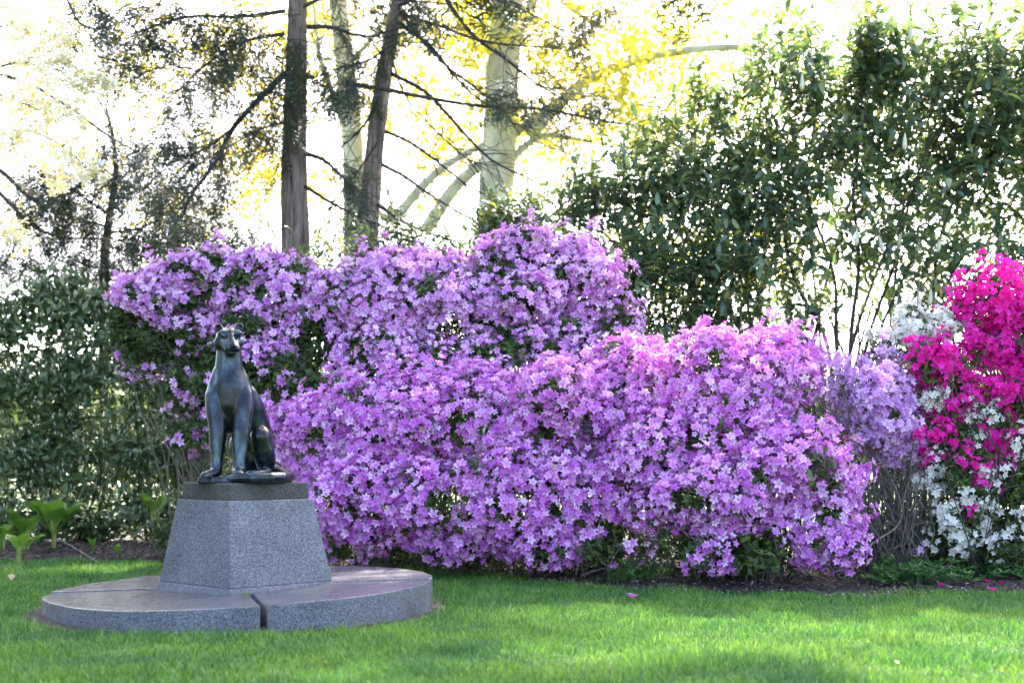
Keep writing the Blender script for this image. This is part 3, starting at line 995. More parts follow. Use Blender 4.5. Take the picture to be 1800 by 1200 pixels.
rhodo('large dense evergreen rhododendron, small dark leaves and pale upright buds, behind the leafy plants, unseen side lobes added for shade',
      [lobe(60, 600, 12.9, 130, 110), lobe(180, 590, 12.8, 110, 100), lobe(-60, 650, 13.0, 120, 140), lobe(60, 730, 12.7, 130, 110), lobe(200, 700, 12.7, 110, 110), lobe(300, 690, 12.7, 80, 110),
       lobe(130, 820, 12.6, 120, 85), lobe(260, 820, 12.6, 100, 85), lobe(10, 830, 12.65, 110, 85), lobe(340, 800, 12.7, 70, 90), lobe(120, 520, 13.0, 80, 40), lobe(430, 780, 12.8, 80, 110), lobe(440, 640, 12.9, 110, 100), lobe(340, 600, 12.8, 100, 90), lobe(330, 520, 12.9, 90, 60), lobe(60, 900, 12.6, 110, 45), lobe(190, 900, 12.6, 110, 45), lobe(300, 900, 12.6, 80, 45), lobe(400, 900, 12.7, 80, 45), lobe(-60, 900, 12.6, 90, 50), lobe(40, 928, 12.6, 90, 25), lobe(140, 928, 12.6, 90, 25), lobe(250, 928, 12.6, 90, 25)]
      + [dict(c=np.array(c), r=np.array(q), fl=1, lf=.42) for c, q in (((-6.6, 11.2, 1.4), (1.3, 1.2, 1.5)), ((-6.2, 9.2, 1.5), (1.3, 1.3, 1.6)), ((-5.9, 7.2, 1.6), (1.3, 1.3, 1.7)), ((-5.8, 5.2, 1.6), (1.3, 1.3, 1.7)), ((-6.0, 7, 3.4), (1.2, 1.6, 1.5)), ((-6.4, 9.6, 3.0), (1.2, 1.4, 1.3)), ((-5.9, 5, 3.4), (1.2, 1.4, 1.6)), ((-6.2, 6, 4.8), (1.1, 1.8, 1.0)))],  # unseen lobes added at the left to shade the pedestal's left face
      [gb(60, 12.75), gb(180, 12.7), gb(280, 12.75), (-6.3, 9.5, .03), (-6.0, 6.5, .03)], 13500, 81)


# ------------------------------------------------------------------ laurels
def laurel(label, lobes, bases, nspr, seed, nst=40, leaf=.15, racemes=(), hero=(), spread=.26, thin=-.34, group='tall laurels behind the azaleas'):
    c0 = np.mean([b for b in bases], axis=0)
    root = empty('cherry_laurel', (c0[0], c0[1], .04), label, 'laurel', group)
    p, nr, _ = lobe_points(lumpy(lobes, 5, seed, .35, .6, .9, 1.0), nspr, .12, 1.06, 'lf', seed, rough=.20, back=.9)
    nm = noise_at(p, 1.7, seed + 3)
    keep = nm > thin
    p, nr = p[keep], nr[keep]
    n = len(p)
    ax = norm(nr * .55 + np.array([0, 0, .75]) + rng.normal(size=(n, 3)) * .4)
    PP, DD, SS = [], [], []
    per = 8
    for k in range(per):
        t = k / (per - 1)
        side = norm(np.cross(ax, rand_dirs(n)))
        PP.append(p + ax * spread * t)
        DD.append(side * (1.0 - .35 * t) + ax * (.25 + .5 * t) + np.array([0, 0, -.25]))
        SS.append(leaf * rng.uniform(.65, 1.1, n))
    PP = np.concatenate(PP); DD = np.concatenate(DD); SS = np.concatenate(SS)
    rot = frames_x(DD, np.tile([0, 0, 1.0], (len(DD), 1)), .35)
    split_parts('leaf', 'leaves', LAUREL_V, LAUREL_F, PP, rot, SS, SS, M['laurel'], root)
    # sprig axes
    mb = MB()
    for i in range(0, n):
        a = Vector(p[i]); b = a + Vector(ax[i]) * spread
        mb.tube([a - Vector(ax[i]) * .12, a, b], [.006, .005, .002], 3, cap=False)
    mb.build('twigs', M['stem'], root, kind='stuff')
    st = MB()
    for i in range(nst):
        l = lobes[rng.choice(len(lobes))]
        b = Vector(bases[int(rng.integers(len(bases)))]) + Vector((rng.normal() * .15, rng.normal() * .1, -.03))
        d = rand_dirs(1)[0]
        e = Vector(l['c'] + d * l['r'] * .7)
        mid = Vector((b.x + (e.x - b.x) * .35, b.y + (e.y - b.y) * .4, b.z + (e.z - b.z) * .5))
        pts = spline([b, mid + Vector(rng.normal(size=3) * .06), e], 6)
        r0 = rng.uniform(.014, .03)
        mb = MB(); mb.tube(pts, [r0 * (1 - .8 * k / (len(pts) - 1)) for k in range(len(pts))], 6)
        mb.build('stem', M['stem'], root)
    for a in hero:
        q = spline([P(*t) for t in a[:-1]], 5)
        r0 = a[-1] / 2 * 11.8 / F
        mb = MB(); mb.tube(q, [r0 * (1 - .65 * k / (len(q) - 1)) for k in range(len(q))], 7, bump=.1); mb.build('stem', M['stem'], root)
    for (px, py, d) in racemes:
        mb = MB()
        b = P(px, py + 14, d); e = P(px + rng.normal() * 3, py - 16, d)
        mb.tube(spline([b, b.lerp(e, .5), e], 4), [.004] + [.018, .022, .02, .018, .015, .012, .008, .003], 7)
        mb.build('raceme', M['raceme'], root)
    return root


laurel('tall cherry laurel with pale upright racemes behind the white and magenta azaleas',
       [lobe(1440, 230, 12.0, 130, 130), lobe(1580, 190, 12.1, 150, 140), lobe(1720, 240, 12.1, 140, 150), lobe(1700, 110, 12.3, 130, 90, lf=.7), lobe(1500, 110, 12.2, 110, 60, lf=.5), lobe(1480, 350, 11.9, 120, 90), lobe(1640, 340, 11.9, 130, 90),
        lobe(1780, 400, 11.9, 110, 110), lobe(1560, 470, 11.7, 130, 55), lobe(1690, 480, 11.7, 110, 55), lobe(1420, 470, 11.8, 80, 60, lf=.7), lobe(1460, 560, 11.8, 60, 50, lf=.5), lobe(1600, 550, 11.8, 70, 40, lf=.5), lobe(1720, 580, 11.7, 80, 60), lobe(1790, 660, 11.6, 70, 70), lobe(1660, 680, 11.7, 70, 60, lf=.8), lobe(1860, 250, 12.2, 110, 200), lobe(1960, 480, 12.0, 110, 130, lf=.7), lobe(1940, 690, 11.8, 110, 110, lf=.7)],
       [gb(1480, 11.8), gb(1560, 11.9), gb(1430, 12.0), gb(1650, 11.9), gb(1880, 11.9)], 2350, 91, 36,
       hero=[[(1470, 830, 11.7), (1455, 610, 11.6), (1400, 500, 11.6), (1370, 380, 11.6), (1330, 280, 11.7), 9], [(1480, 830, 11.7), (1470, 600, 11.6), (1465, 480, 11.6), (1420, 340, 11.6), (1430, 220, 11.7), 8],
             [(1490, 830, 11.7), (1495, 600, 11.6), (1510, 460, 11.6), (1500, 330, 11.6), (1520, 200, 11.7), 9], [(1500, 830, 11.7), (1520, 620, 11.6), (1570, 470, 11.6), (1600, 350, 11.6), (1640, 230, 11.7), 8],
             [(1340, 830, 11.7), (1320, 570, 11.6), (1290, 460, 11.6), (1240, 380, 11.6), 7], [(1640, 830, 11.7), (1640, 600, 11.6), (1650, 430, 11.6), (1700, 300, 11.6), 8]],
       racemes=[(1505, 418, 11.2), (1552, 430, 11.2), (1578, 425, 11.2), (1612, 428, 11.2), (1648, 430, 11.2), (1616, 525, 11.2), (1634, 523, 11.2), (1590, 250, 11.1), (1410, 145, 11.1), (1600, 60, 11.4)])
laurel('leafy cherry laurel with leaning stems behind the rounded mauve azalea peak',
       [lobe(1190, 300, 12.2, 90, 80, lf=.8), lobe(1290, 230, 12.2, 90, 80, lf=.7), lobe(1340, 150, 12.3, 60, 50, lf=.4), lobe(1080, 370, 12.0, 100, 65), lobe(1220, 410, 11.9, 120, 85), lobe(1330, 340, 12.1, 80, 90, lf=.7), lobe(1000, 400, 12.0, 80, 45, lf=.9),
        lobe(1150, 500, 11.7, 120, 70, lf=1.4), lobe(1260, 520, 11.7, 110, 70, lf=1.3), lobe(1340, 460, 11.9, 70, 70, lf=.5), lobe(1200, 590, 11.6, 110, 45, lf=1.6), lobe(1360, 580, 11.8, 70, 40, lf=.9), lobe(1080, 240, 12.2, 60, 40, lf=.3)],
       [gb(1180, 11.8), gb(1320, 11.9), gb(1100, 12.0)], 1450, 97, 34, leaf=.135)
laurel('low dark evergreen laurel in the gap below the twin hemlock trunks',
       [lobe(850, 440, 12.6, 80, 45), lobe(780, 450, 12.6, 50, 30, lf=.7), lobe(920, 400, 12.5, 60, 40, lf=.6), lobe(700, 520, 12.5, 200, 60, lf=.6)],
       [gb(850, 12.5), gb(760, 12.5)], 800, 99, 12, leaf=.10)


# ------------------------------------------------------------------ hemlocks
def limb(root, pts, w, mat, name='branch', n=7, seg=5, tip=.25, rec=None, bump=0.0):
    """pts: (px,py,d); w: width in picture pixels at the start"""
    q = [P(*p) for p in pts]
    sp = spline(q, seg)
    r0 = w / 2 * pts[0][2] / F
    mb = MB(); mb.tube(sp, [r0 * (1 - (1 - tip) * k / (len(sp) - 1)) for k in range(len(sp))], n, bump=bump)
    o = mb.build(name, mat, root)
    if rec is not None: rec.append(sp)
    return sp


def sprays_along(splines, per, size, hang=.5, jit=.05, start=.25):
    pos, dirs = [], []
    for sp in splines:
        L = len(sp)
        for i in range(per):
            t = start + (1 - start) * random.random()
            k = min(int(t * (L - 1)), L - 2)
            p = sp[k].lerp(sp[k + 1], random.random())
            tg = (sp[k + 1] - sp[k]).normalized()
            side = tg.cross(Vector((0, 0, 1)))
            if side.length < .1: side = Vector((1, 0, 0))
            side.normalize()
            d = tg * random.uniform(.2, .9) + side * random.choice((-1, 1)) * random.uniform(.3, 1) + Vector((0, 0, -hang * random.uniform(.2, 1.3)))
            pos.append(p + Vector((random.gauss(0, jit), random.gauss(0, jit), random.gauss(0, jit)))); dirs.append(d)
    pos = np.array(pos); dirs = np.array(dirs)
    return pos, frames_x(dirs, np.tile([0, 0, 1.0], (len(dirs), 1)), .5), size * rng.uniform(.6, 1.2, len(pos))


def subtwigs(root, splines, per, length, mat, r=.006, droop=.2):
    mb = MB(); out = []
    for sp in splines:
        for i in range(per):
            k = random.randrange(max(1, len(sp) // 5), len(sp) - 1)
            p = sp[k]; tg = (sp[k + 1] - sp[k]).normalized()
            d = (tg * .7 + Vector(rand_dirs(1)[0]) * .8 + Vector((0, 0, -droop))).normalized()
            l = length * random.uniform(.4, 1.2)
            q = [p, p + d * l * .5 + Vector(rng.normal(size=3) * l * .06), p + d * l + Vector((0, 0, -l * .12))]
            s2 = spline(q, 3)
            mb.tube(s2, [r * (1 - .75 * j / (len(s2) - 1)) for j in range(len(s2))], 4)
            out.append(s2)
    mb.build('twigs', mat, root, kind='stuff')
    return out


def crown_above(root, axis_pts, z0, z1, nb, rlen, nspr, size=.75, left=1.0):
    """whorled drooping boughs on the part of the trunk above"""
    mb = MB(); sps = []
    ap = [Vector(p) for p in axis_pts]
    for i in range(nb):
        z = z0 + (z1 - z0) * (i + random.random()) / nb
        k = next((j for j in range(len(ap) - 1) if ap[j + 1].z >= z), len(ap) - 2)
        t = (z - ap[k].z) / max(1e-6, ap[k + 1].z - ap[k].z)
        b = ap[k].lerp(ap[k + 1], min(max(t, 0), 1))
        a = i * 2.4 + random.random()
        l = rlen * (1 - .6 * (z - z0) / (z1 - z0)) * random.uniform(.7, 1.1)
        l *= (left if math.cos(a) < 0 else 1)
        d = Vector((math.cos(a), math.sin(a), 0))
        sp = spline([b, b + d * l * .4 + Vector((0, 0, .05 * l)), b + d * l * .75 - Vector((0, 0, .06 * l)), b + d * l - Vector((0, 0, .22 * l))], 4)
        mb.tube(sp, [.05 * (1 - .85 * j / (len(sp) - 1)) for j in range(len(sp))], 5)
        sps.append(sp)
    mb.build('upper_boughs', M['branch'], root, kind='stuff')
    p, r_, s = sprays_along(sps, nspr, size, .4, .12, .15)
    link_mesh('upper_foliage', scatter_mesh('upper_foliage', BOUGH_V, BOUGH_F, p, r_, s), M['needle'], root, 'stuff')


def blob_sprays(cl, per, root=None):
    """leafy side shoots: thin drooping twigs across each clump, sprays along them"""
    mb = MB(); sps = []
    for (px, py, d, r) in cl:
        c = P(px, py, d); rr = r * d / F * 1.25
        for i in range(max(3, per // 3)):
            v = Vector(rand_dirs(1)[0]); v.z *= .35; v.normalize()
            o = Vector(rng.normal(size=3) * rr * .38)
            a = c + o - v * rr * .8 + Vector((0, 0, rr * .22)); b = c + o + v * rr * .9 - Vector((0, 0, rr * .35))
            sp = spline([a, a.lerp(b, .5) + Vector((0, 0, rr * .16)) + Vector(rng.normal(size=3) * rr * .08), b], 4)
            mb.tube(sp, [.006 * (1 - .75 * j / (len(sp) - 1)) for j in range(len(sp))], 4)
            sps.append(sp)
    if root: mb.build('side_shoots', M['branch'], root, kind='stuff')
    p, r_, _ = sprays_along(sps, 4, 1, .9, .03, .08)
    return p, r_


G_H = 'twin hemlock trunks behind the azaleas'
h1 = empty('hemlock_tree', gb(521, 13.0), 'upright straight hemlock with purplish brown trunk, the thicker of the twin trunks', 'tree', G_H)
ax1 = [P(521, 860, 13.0), P(520, 470, 13.0), P(517, 300, 13.0), P(520, 150, 13.0), P(523, 0, 13.0), P(526, -300, 13.0), P(530, -1200, 13.0)]
ax1[0].z = -.1
sp = spline(ax1, 8)
mb = MB(); mb.tube(sp, [.165 - .0022 * i for i in range(len(sp))], 20, bump=.10); h1t = mb.build('trunk', M['bark'], h1)
rec1 = []
D = 12.95
for pts, w in [([(537, 270, D), (570, 282, D), (600, 310, D - .1), (645, 350, D - .3)], 9),
               ([(536, 328, D), (580, 355, D - .1), (640, 385, D - .2), (720, 415, D - .4)], 7),
               ([(540, 48, D), (580, 48, D), (620, 60, D), (690, 68, D)], 9),
               ([(525, 18, D), (560, 0, D), (620, -8, D), (700, 0, D), (800, 8, D - .2)], 8),
               ([(500, 130, D), (455, 175, D - .2), (410, 225, D - .3), (375, 290, D - .5), (335, 345, D - .6), (320, 385, D - .6)], 12),
               ([(410, 225, D - .3), (370, 255, D - .4), (330, 275, D - .5), (290, 292, D - .6)], 6),
               ([(500, 60, D), (440, 70, D - .1), (380, 100, D - .3), (300, 170, D - .6)], 7),
               ([(500, 20, D), (420, 30, D - .3), (330, 30, D - .6), (230, 60, D - .8)], 8),
               ([(500, 215, D), (450, 230, D), (400, 260, D), (330, 300, D)], 5)]:
    limb(h1t, pts, w, M['branch'], rec=rec1)
tw1 = subtwigs(h1, rec1, 20, .65, M['branch'])
pA, rA, sA = sprays_along(tw1, 4, .30, .7, .03)
pB, rB = blob_sprays([(475, 165, 12.7, 55), (555, 125, 12.6, 60), (600, 160, 12.6, 45), (440, 90, 12.6, 60), (350, 90, 12.4, 65), (400, 60, 12.4, 60), (270, 130, 12.4, 55), (330, 200, 12.4, 50), (240, 60, 12.3, 55),
                      (180, 40, 12.3, 60), (155, 25, 12.3, 50), (290, 20, 12.3, 55), (490, 190, 12.7, 40), (520, 110, 12.6, 40), (310, 250, 12.4, 40), (430, 30, 12.4, 50), (210, 110, 12.4, 45), (380, 160, 12.5, 45), (470, 240, 12.8, 35)], 32, h1)
sB = .32 * rng.uniform(.6, 1.2, len(pB))
link_mesh('foliage', scatter_mesh('foliage', SPRAY_V, SPRAY_F, np.concatenate([pA, pB]), np.concatenate([rA, rB]), np.concatenate([sA, sB])), M['needle'], h1, 'stuff')
crown_above(h1, ax1, 6.6, 13.5, 42, 3.8, 60, left=.55)

h2 = empty('hemlock_tree', gb(640, 13.3), 'leaning hemlock with bare drooping dead boughs, slimmer of the twin trunks', 'tree', G_H)
ax2 = [P(630, 860, 13.3), P(646, 450, 13.3), P(655, 300, 13.3), P(671, 160, 13.3), P(690, 50, 13.3), P(702, -20, 13.3), P(740, -300, 13.3), P(800, -1100, 13.3)]
ax2[0].z = -.1
sp = spline(ax2, 8)
mb = MB(); mb.tube(sp, [.125 - .0016 * i for i in range(len(sp))], 18, bump=.10); h2t = mb.build('trunk', M['bark'], h2)
rec2 = []
D = 13.2
for pts, w in [([(700, 24, D), (770, 45, D), (840, 70, D - .2), (930, 82, D - .4), (1010, 84, D - .5)], 7),
               ([(700, 40, D), (755, 80, D - .1), (800, 135, D - .2), (850, 180, D - .4), (930, 212, D - .5)], 7),
               ([(608, 147, D - .25), (680, 158, D - .28), (760, 174, D - .3), (850, 187, D - .4), (950, 192, D - .6), (1080, 216, D - .8), (1140, 222, D - .9)], 9),
               ([(688, 130, D), (745, 160, D - .1), (790, 205, D - .2), (830, 250, D - .3), (870, 285, D - .4), (940, 318, D - .6), (1010, 345, D - .7)], 8),
               ([(678, 232, D), (720, 250, D - .1), (770, 285, D - .2), (820, 325, D - .3), (870, 355, D - .4), (915, 405, D - .5)], 6),
               ([(672, 290, D), (710, 310, D - .1), (760, 345, D - .2), (810, 375, D - .3), (855, 402, D - .4)], 7),
               ([(664, 358, D), (700, 385, D - .1), (760, 412, D - .2), (840, 434, D - .3)], 9),
               ([(700, 15, D), (745, 75, D - .1), (790, 120, D - .2), (840, 158, D - .3), (880, 190, D - .4), (930, 262, D - .6)], 6),
               ([(770, -20, D), (830, 60, D - .1), (890, 105, D - .3), (940, 145, D - .4), (1000, 180, D - .5)], 8),
               ([(690, 110, D), (720, 180, D), (800, 262, D - .2), (850, 300, D - .3)], 4),
               ([(668, 170, D), (640, 220, D), (610, 250, D), (560, 285, D)], 6),
               ([(664, 250, D), (630, 300, D), (590, 350, D), (560, 410, D)], 4),
               ([(690, 80, D), (640, 110, D), (590, 120, D)], 5),
               ([(700, 10, D), (790, -20, D - .2), (900, 10, D - .4), (1000, 60, D - .5)], 7)]:
    limb(h2t, pts, w, M['branch'], rec=rec2)
tw2s = subtwigs(h2, rec2, 19, .7, M['branch'])
pA, rA, sA = sprays_along(tw2s[::5], 2, .22, .7, .03, .5)
pB, rB = blob_sprays([(930, 165, 12.5, 45), (985, 172, 12.5, 45), (890, 175, 12.5, 30), (1040, 190, 12.3, 40), (1000, 80, 12.5, 35), (620, 140, 13.1, 40), (1060, 40, 12.6, 30)], 22, h2)
sB = .30 * rng.uniform(.6, 1.2, len(pB))
link_mesh('foliage', scatter_mesh('foliage', SPRAY_V, SPRAY_F, np.concatenate([pA, pB]), np.concatenate([rA, rB]), np.concatenate([sA, sB])), M['needle'], h2, 'stuff')
crown_above(h2, ax2, 7.2, 13.5, 40, 3.8, 60)

h3 = empty('hemlock_tree', gb(180, 14.0), 'dark young hemlock with a thin crooked trunk and curving boughs above the rhododendron', 'tree')
ax3 = [P(180, 860, 14.0), P(184, 490, 14.0), P(190, 400, 14.0), P(203, 310, 14.0), P(200, 250, 14.0), P(185, 180, 14.0)]
ax3[0].z = -.1
sp = spline(ax3, 6)
mb = MB(); mb.tube(sp, [.065 - .0019 * i for i in range(len(sp))], 10, bump=.12); h3t = mb.build('trunk', M['branch'], h3)
rec3 = []
D = 13.8
for pts, w in [([(-60, 105, D), (0, 130, D), (60, 152, D), (130, 195, D), (200, 245, D), (290, 292, D)], 10),
               ([(-60, 280, D), (0, 300, D), (50, 345, D), (110, 375, D), (180, 396, D), (255, 406, D)], 11),
               ([(-30, 310, D), (10, 350, D), (50, 390, D), (100, 415, D), (180, 420, D)], 10),
               ([(188, 410, D), (250, 400, D), (300, 370, D), (330, 340, D)], 5),
               ([(185, 490, D), (215, 490, D), (260, 440, D), (300, 410, D)], 6),
               ([(195, 380, D), (120, 330, D), (70, 310, D)], 4),
               ([(110, -20, D), (140, 40, D), (180, 50, D), (240, 30, D)], 6),
               ([(170, 170, D), (190, 210, D), (193, 245, D), (225, 300, D)], 4)]:
    limb(h3t, pts, w, M['branch'], rec=rec3)
tw3 = subtwigs(h3, rec3, 20, .6, M['branch'])
pA, rA, sA = sprays_along(tw3, 4, .30, .6, .03)
pB, rB = blob_sprays([(180, 335, 13.6, 45), (60, 330, 13.6, 40), (100, 360, 13.6, 45), (150, 400, 13.6, 50), (290, 380, 13.5, 55), (330, 400, 13.5, 45), (140, 450, 13.6, 40), (240, 420, 13.5, 45), (300, 330, 13.5, 40), (260, 250, 13.6, 45),
                      (30, 380, 13.6, 40), (400, 400, 13.5, 45), (440, 420, 13.5, 40), (380, 440, 13.5, 35), (350, 150, 13.6, 40), (60, 460, 13.7, 30), (210, 460, 13.6, 45), (20, 450, 13.6, 45), (110, 300, 13.6, 40), (230, 300, 13.6, 40)], 40, h3)
sB = .32 * rng.uniform(.6, 1.2, len(pB))
link_mesh('foliage', scatter_mesh('foliage', SPRAY_V, SPRAY_F, np.concatenate([pA, pB]), np.concatenate([rA, rB]), np.concatenate([sA, sB])), M['needle'], h3, 'stuff')


# ------------------------------------------------------------------ dogwood entering at the left
dw = empty('dogwood_tree', gb(-260, 11.6), 'white flowering dogwood reaching in over the rhododendron beside the dark hemlock', 'tree')
axd = [P(-260, 880, 11.6), P(-250, 600, 11.6), P(-200, 400, 11.6), P(-170, 250, 11.6), P(-160, 60, 11.6)]
axd[0].z = -.05
sp = spline(axd, 5)
mb = MB(); mb.tube(sp, [.075 - .002 * i for i in range(len(sp))], 10, bump=.1); dwt = mb.build('trunk', M['bark'], dw)
recd = []
D = 11.5
for pts, w in [([(-170, 250, D), (-60, 150, D), (20, 112, D), (80, 118, D), (150, 140, D)], 7), ([(-160, 120, D), (-60, 60, D), (20, 45, D), (90, 40, D)], 6),
               ([(-190, 350, D), (-80, 260, D), (0, 230, D), (80, 240, D), (150, 290, D)], 6), ([(-200, 420, D), (-100, 400, D), (-20, 400, D), (40, 410, D)], 5),
               ([(-150, 80, D), (-60, 0, D), (20, -30, D)], 5), ([(-60, 150, D), (10, 170, D), (60, 190, D), (110, 210, D)], 4)]:
    limb(dwt, pts, w, M['branch'], rec=recd)
subtwigs(dw, recd, 9, .3, M['branch'], droop=-.2)
cl = [(20, 40, 60), (70, 60, 55), (110, 100, 50), (40, 110, 55), (150, 140, 40), (90, 150, 60), (10, 170, 55), (60, 200, 50), (120, 200, 45), (60, 265, 60), (120, 280, 50), (20, 240, 45), (165, 300, 30), (100, 320, 35), (15, 405, 40), (40, 420, 30), (-60, 100, 80), (-60, 250, 80), (180, 150, 25), (-60, 380, 60)]
pos = []
for px, py, r in cl:
    c = P(px, py, 11.45); rr = r * 11.45 / F
    for i in range(int(r * 1.15)):
        v = rand_dirs(1)[0] * rr * random.random() ** .5
        pos.append((c.x + v[0], c.y + v[1] * .9, c.z + v[2] * .75))
pos = np.array(pos)
nr = norm(rng.normal(size=pos.shape) * .45 + np.array([0, -.35, .8]))
rot = frames_z(nr); sc = .052 * rng.uniform(.7, 1.2, len(pos))
split_parts('blossom', 'blossoms', DW_V, DW_F, pos, rot, sc, sc, M['dogwood'], dw)
q = rng.random(len(pos)) < .8
lp = pos[q] + rng.normal(size=(q.sum(), 3)) * .05
link_mesh('leaves', scatter_mesh('leaves', LEAF_V, LEAF_F, lp, frames_x(rand_dirs(len(lp)), np.tile([0, 0, 1.0], (len(lp), 1)), .4), .07 * rng.uniform(.6, 1.1, len(lp))), M['yellowleaf'], dw, 'stuff')


# ------------------------------------------------------------------ pale plane trees far behind
def plane(label, axis, r0, r1, limbs, blobs, seed, crown):
    d0 = axis[0][2]
    root = empty('plane_tree', gb(axis[0][0], d0), label, 'tree', 'pale plane trees in the background')
    q = [P(*a) for a in axis]; q[0].z = -.1
    sp = spline(q, 6)
    mb = MB(); mb.tube(sp, [r0 + (r1 - r0) * i / (len(sp) - 1) for i in range(len(sp))], 14, bump=.12); pt_ = mb.build('trunk', M['plane'], root)
    rec = []
    for pts, w in limbs: limb(pt_, pts, w, M['plane'], rec=rec, bump=.1, tip=.45)
    subtwigs(root, rec, 10, 1.6, M['plane'], r=.025, droop=-.1)
    pos = []
    for (px, py, d, r, n) in blobs:
        d += 2.5 if r < 115 else 1.0
        c = P(px, py, d); rr = r * d / F
        for i in range(int(n * 5.6)):
            v = rand_dirs(1)[0] * rr * random.random() ** .45
            pos.append((c.x + v[0], c.y + v[1] * 1.2, c.z + v[2]))
    for (x, y, z, r, n) in crown:
        for i in range(int(n * 1.6)):
            v = rand_dirs(1)[0] * r * random.random() ** .4
            pos.append((x + v[0], y + v[1], z + v[2] * .8))
    pos = np.array(pos)
    nm = noise_at(pos, .9, seed)
    pos = pos[nm > -.12]
    rot = frames_x(rand_dirs(len(pos)), np.tile([0, 0, 1.0], (len(pos), 1)), .7)
    LV = [(0, 0, 0), (.45, .40, .08), (.5, -.40, .08), (1, 0, -.12)]
    link_mesh('foliage', scatter_mesh('foliage', LV, [(0, 2, 1), (2, 3, 1)], pos, rot, .125 * rng.uniform(.6, 1.25, len(pos))), M['yellowleaf'], root, 'stuff')


D = 25
plane('huge pale plane tree with stout trunk and long arching bough behind the hemlocks',
      [(866, 860, D), (868, 430, D), (878, 250, D), (885, 100, D), (892, 0, D), (900, -300, D)], .37, .30,
      [([(745, 410, D), (800, 330, D), (850, 285, D), (930, 215, D), (1020, 150, D - .5)], 26),
       ([(690, 390, D), (760, 310, D), (820, 270, D), (880, 240, D)], 20),
       ([(930, 240, D), (1020, 150, D - .5), (1110, 110, D - 1), (1200, 90, D - 1.2), (1300, 84, D - 1.4), (1400, 100, D - 1.5)], 22),
       ([(892, 80, D), (925, 30, D), (950, -30, D)], 26),
       ([(985, 0, D), (1040, 40, D), (1110, 70, D)], 12), ([(880, 300, D), (950, 240, D), (1040, 250, D)], 16)],
      [(760, 60, 25, 110, 420), (900, 130, 24, 120, 460), (1040, 60, 24, 120, 430), (800, 250, 25, 90, 260), (720, 200, 26, 90, 250), (960, 250, 25, 90, 220), (1100, 160, 23, 120, 420), (1200, 60, 23, 110, 300),
       (1180, 230, 23, 90, 240), (1300, 150, 23, 90, 200), (880, 20, 24, 110, 400), (780, 330, 26, 70, 140), (1010, 230, 24, 70, 200), (1500, 40, 24, 120, 140), (1790, 120, 24, 60, 160), (1400, 20, 24, 100, 150), (1300, 420, 22, 120, 160), (1180, 440, 22, 100, 150)],
      5, [(0, 24, 13, 4.2, 1600), (4, 24, 12.5, 4, 1500), (2, 23, 16, 4, 1400), (-3.5, 24, 13, 3.5, 1300), (7, 24, 11, 3.5, 1200)])
D = 27
plane('slender pale plane tree partly hidden between the twin hemlock trunks',
      [(628, 860, D), (624, 430, D), (620, 260, D), (605, 100, D), (595, 0, D), (580, -300, D)], .26, .17,
      [([(622, 280, D), (590, 180, D), (560, 90, D), (550, 0, D)], 14), ([(622, 330, D), (690, 390, D), (680, 330, D)], 12), ([(608, 120, D), (660, 60, D), (700, 0, D)], 12)],
      [(560, 60, 26, 100, 300), (620, 160, 26, 90, 240), (430, 170, 26, 80, 240), (370, 60, 26, 100, 240), (480, 300, 27, 100, 200), (440, 330, 27, 80, 130), (250, 150, 27, 90, 160), (590, 300, 27, 70, 120), (390, 250, 26, 70, 180), (300, 330, 27, 80, 120), (150, 260, 27, 100, 120), (500, 0, 26, 90, 250), (60, 100, 27, 120, 120), (80, 330, 27, 110, 110), (330, 420, 27, 120, 120), (560, 400, 27, 90, 100), (200, 20, 27, 110, 130)],
      9, [(-6, 25, 12, 4, 1500), (-9, 25, 12, 4, 1300), (-6, 24, 15.5, 3.5, 1200), (-12, 24, 12, 3.5, 1000)])


n = 26000
x = rng.uniform(-26, 26, n); y = rng.uniform(38, 46, n)
top = 3.4 + 1.3 * np.array([noise.noise(Vector((a * .25, 2, 0))) for a in x])
z = top * rng.random(n) ** .7
fw = scatter_mesh('far_wood', [(0, 0, 0), (.45, .40, .08), (.5, -.40, .08), (1, 0, -.12)], [(0, 2, 1), (2, 3, 1)], np.stack([x, y, z], 1),
                  frames_x(rand_dirs(n), np.tile([0, 0, 1.0], (n, 1)), .7), rng.uniform(.3, .55, n))
tag(link_mesh('far_wood', fw, M['farleaf']), 'distant low green thicket far behind all the garden trees', 'thicket', kind='stuff')


# ------------------------------------------------------------------ broad-leaved plants in the bed
def broad_leaf(root, base, az, length, lean, width, stalk=.45):
    """a stalked leaf blade that rises and arches over"""
    d = Vector((math.cos(az), math.sin(az), 0)); s = Vector((-math.sin(az), math.cos(az), 0))
    n = 9
    mb = MB(); v, f = [], []
    for i in range(n + 1):
        t = i / n
        out = lean * length * (t ** 1.6)
        z = length * (t - .32 * lean * t ** 3)
        p = base + d * out + Vector((0, 0, z))
        u = max(0, (t - stalk) / (1 - stalk))
        w = .006 + width * (math.sin(math.pi * min(1, u ** .75)) ** .8 if 0 < u < 1 else 0)
        wave = .12 * width * math.sin(i * 2.1)
        v += [p - s * w + d * (-w * .25) + Vector((0, 0, w * .45 + wave)), p, p + s * w + d * (-w * .25) + Vector((0, 0, w * .45 - wave))]
        if i:
            b = 3 * (i - 1)
            f += [(b, b + 1, b + 4, b + 3), (b + 1, b + 2, b + 5, b + 4)]
    mb.add(v, f)
    return mb.build('leaf', M['basal'], root)


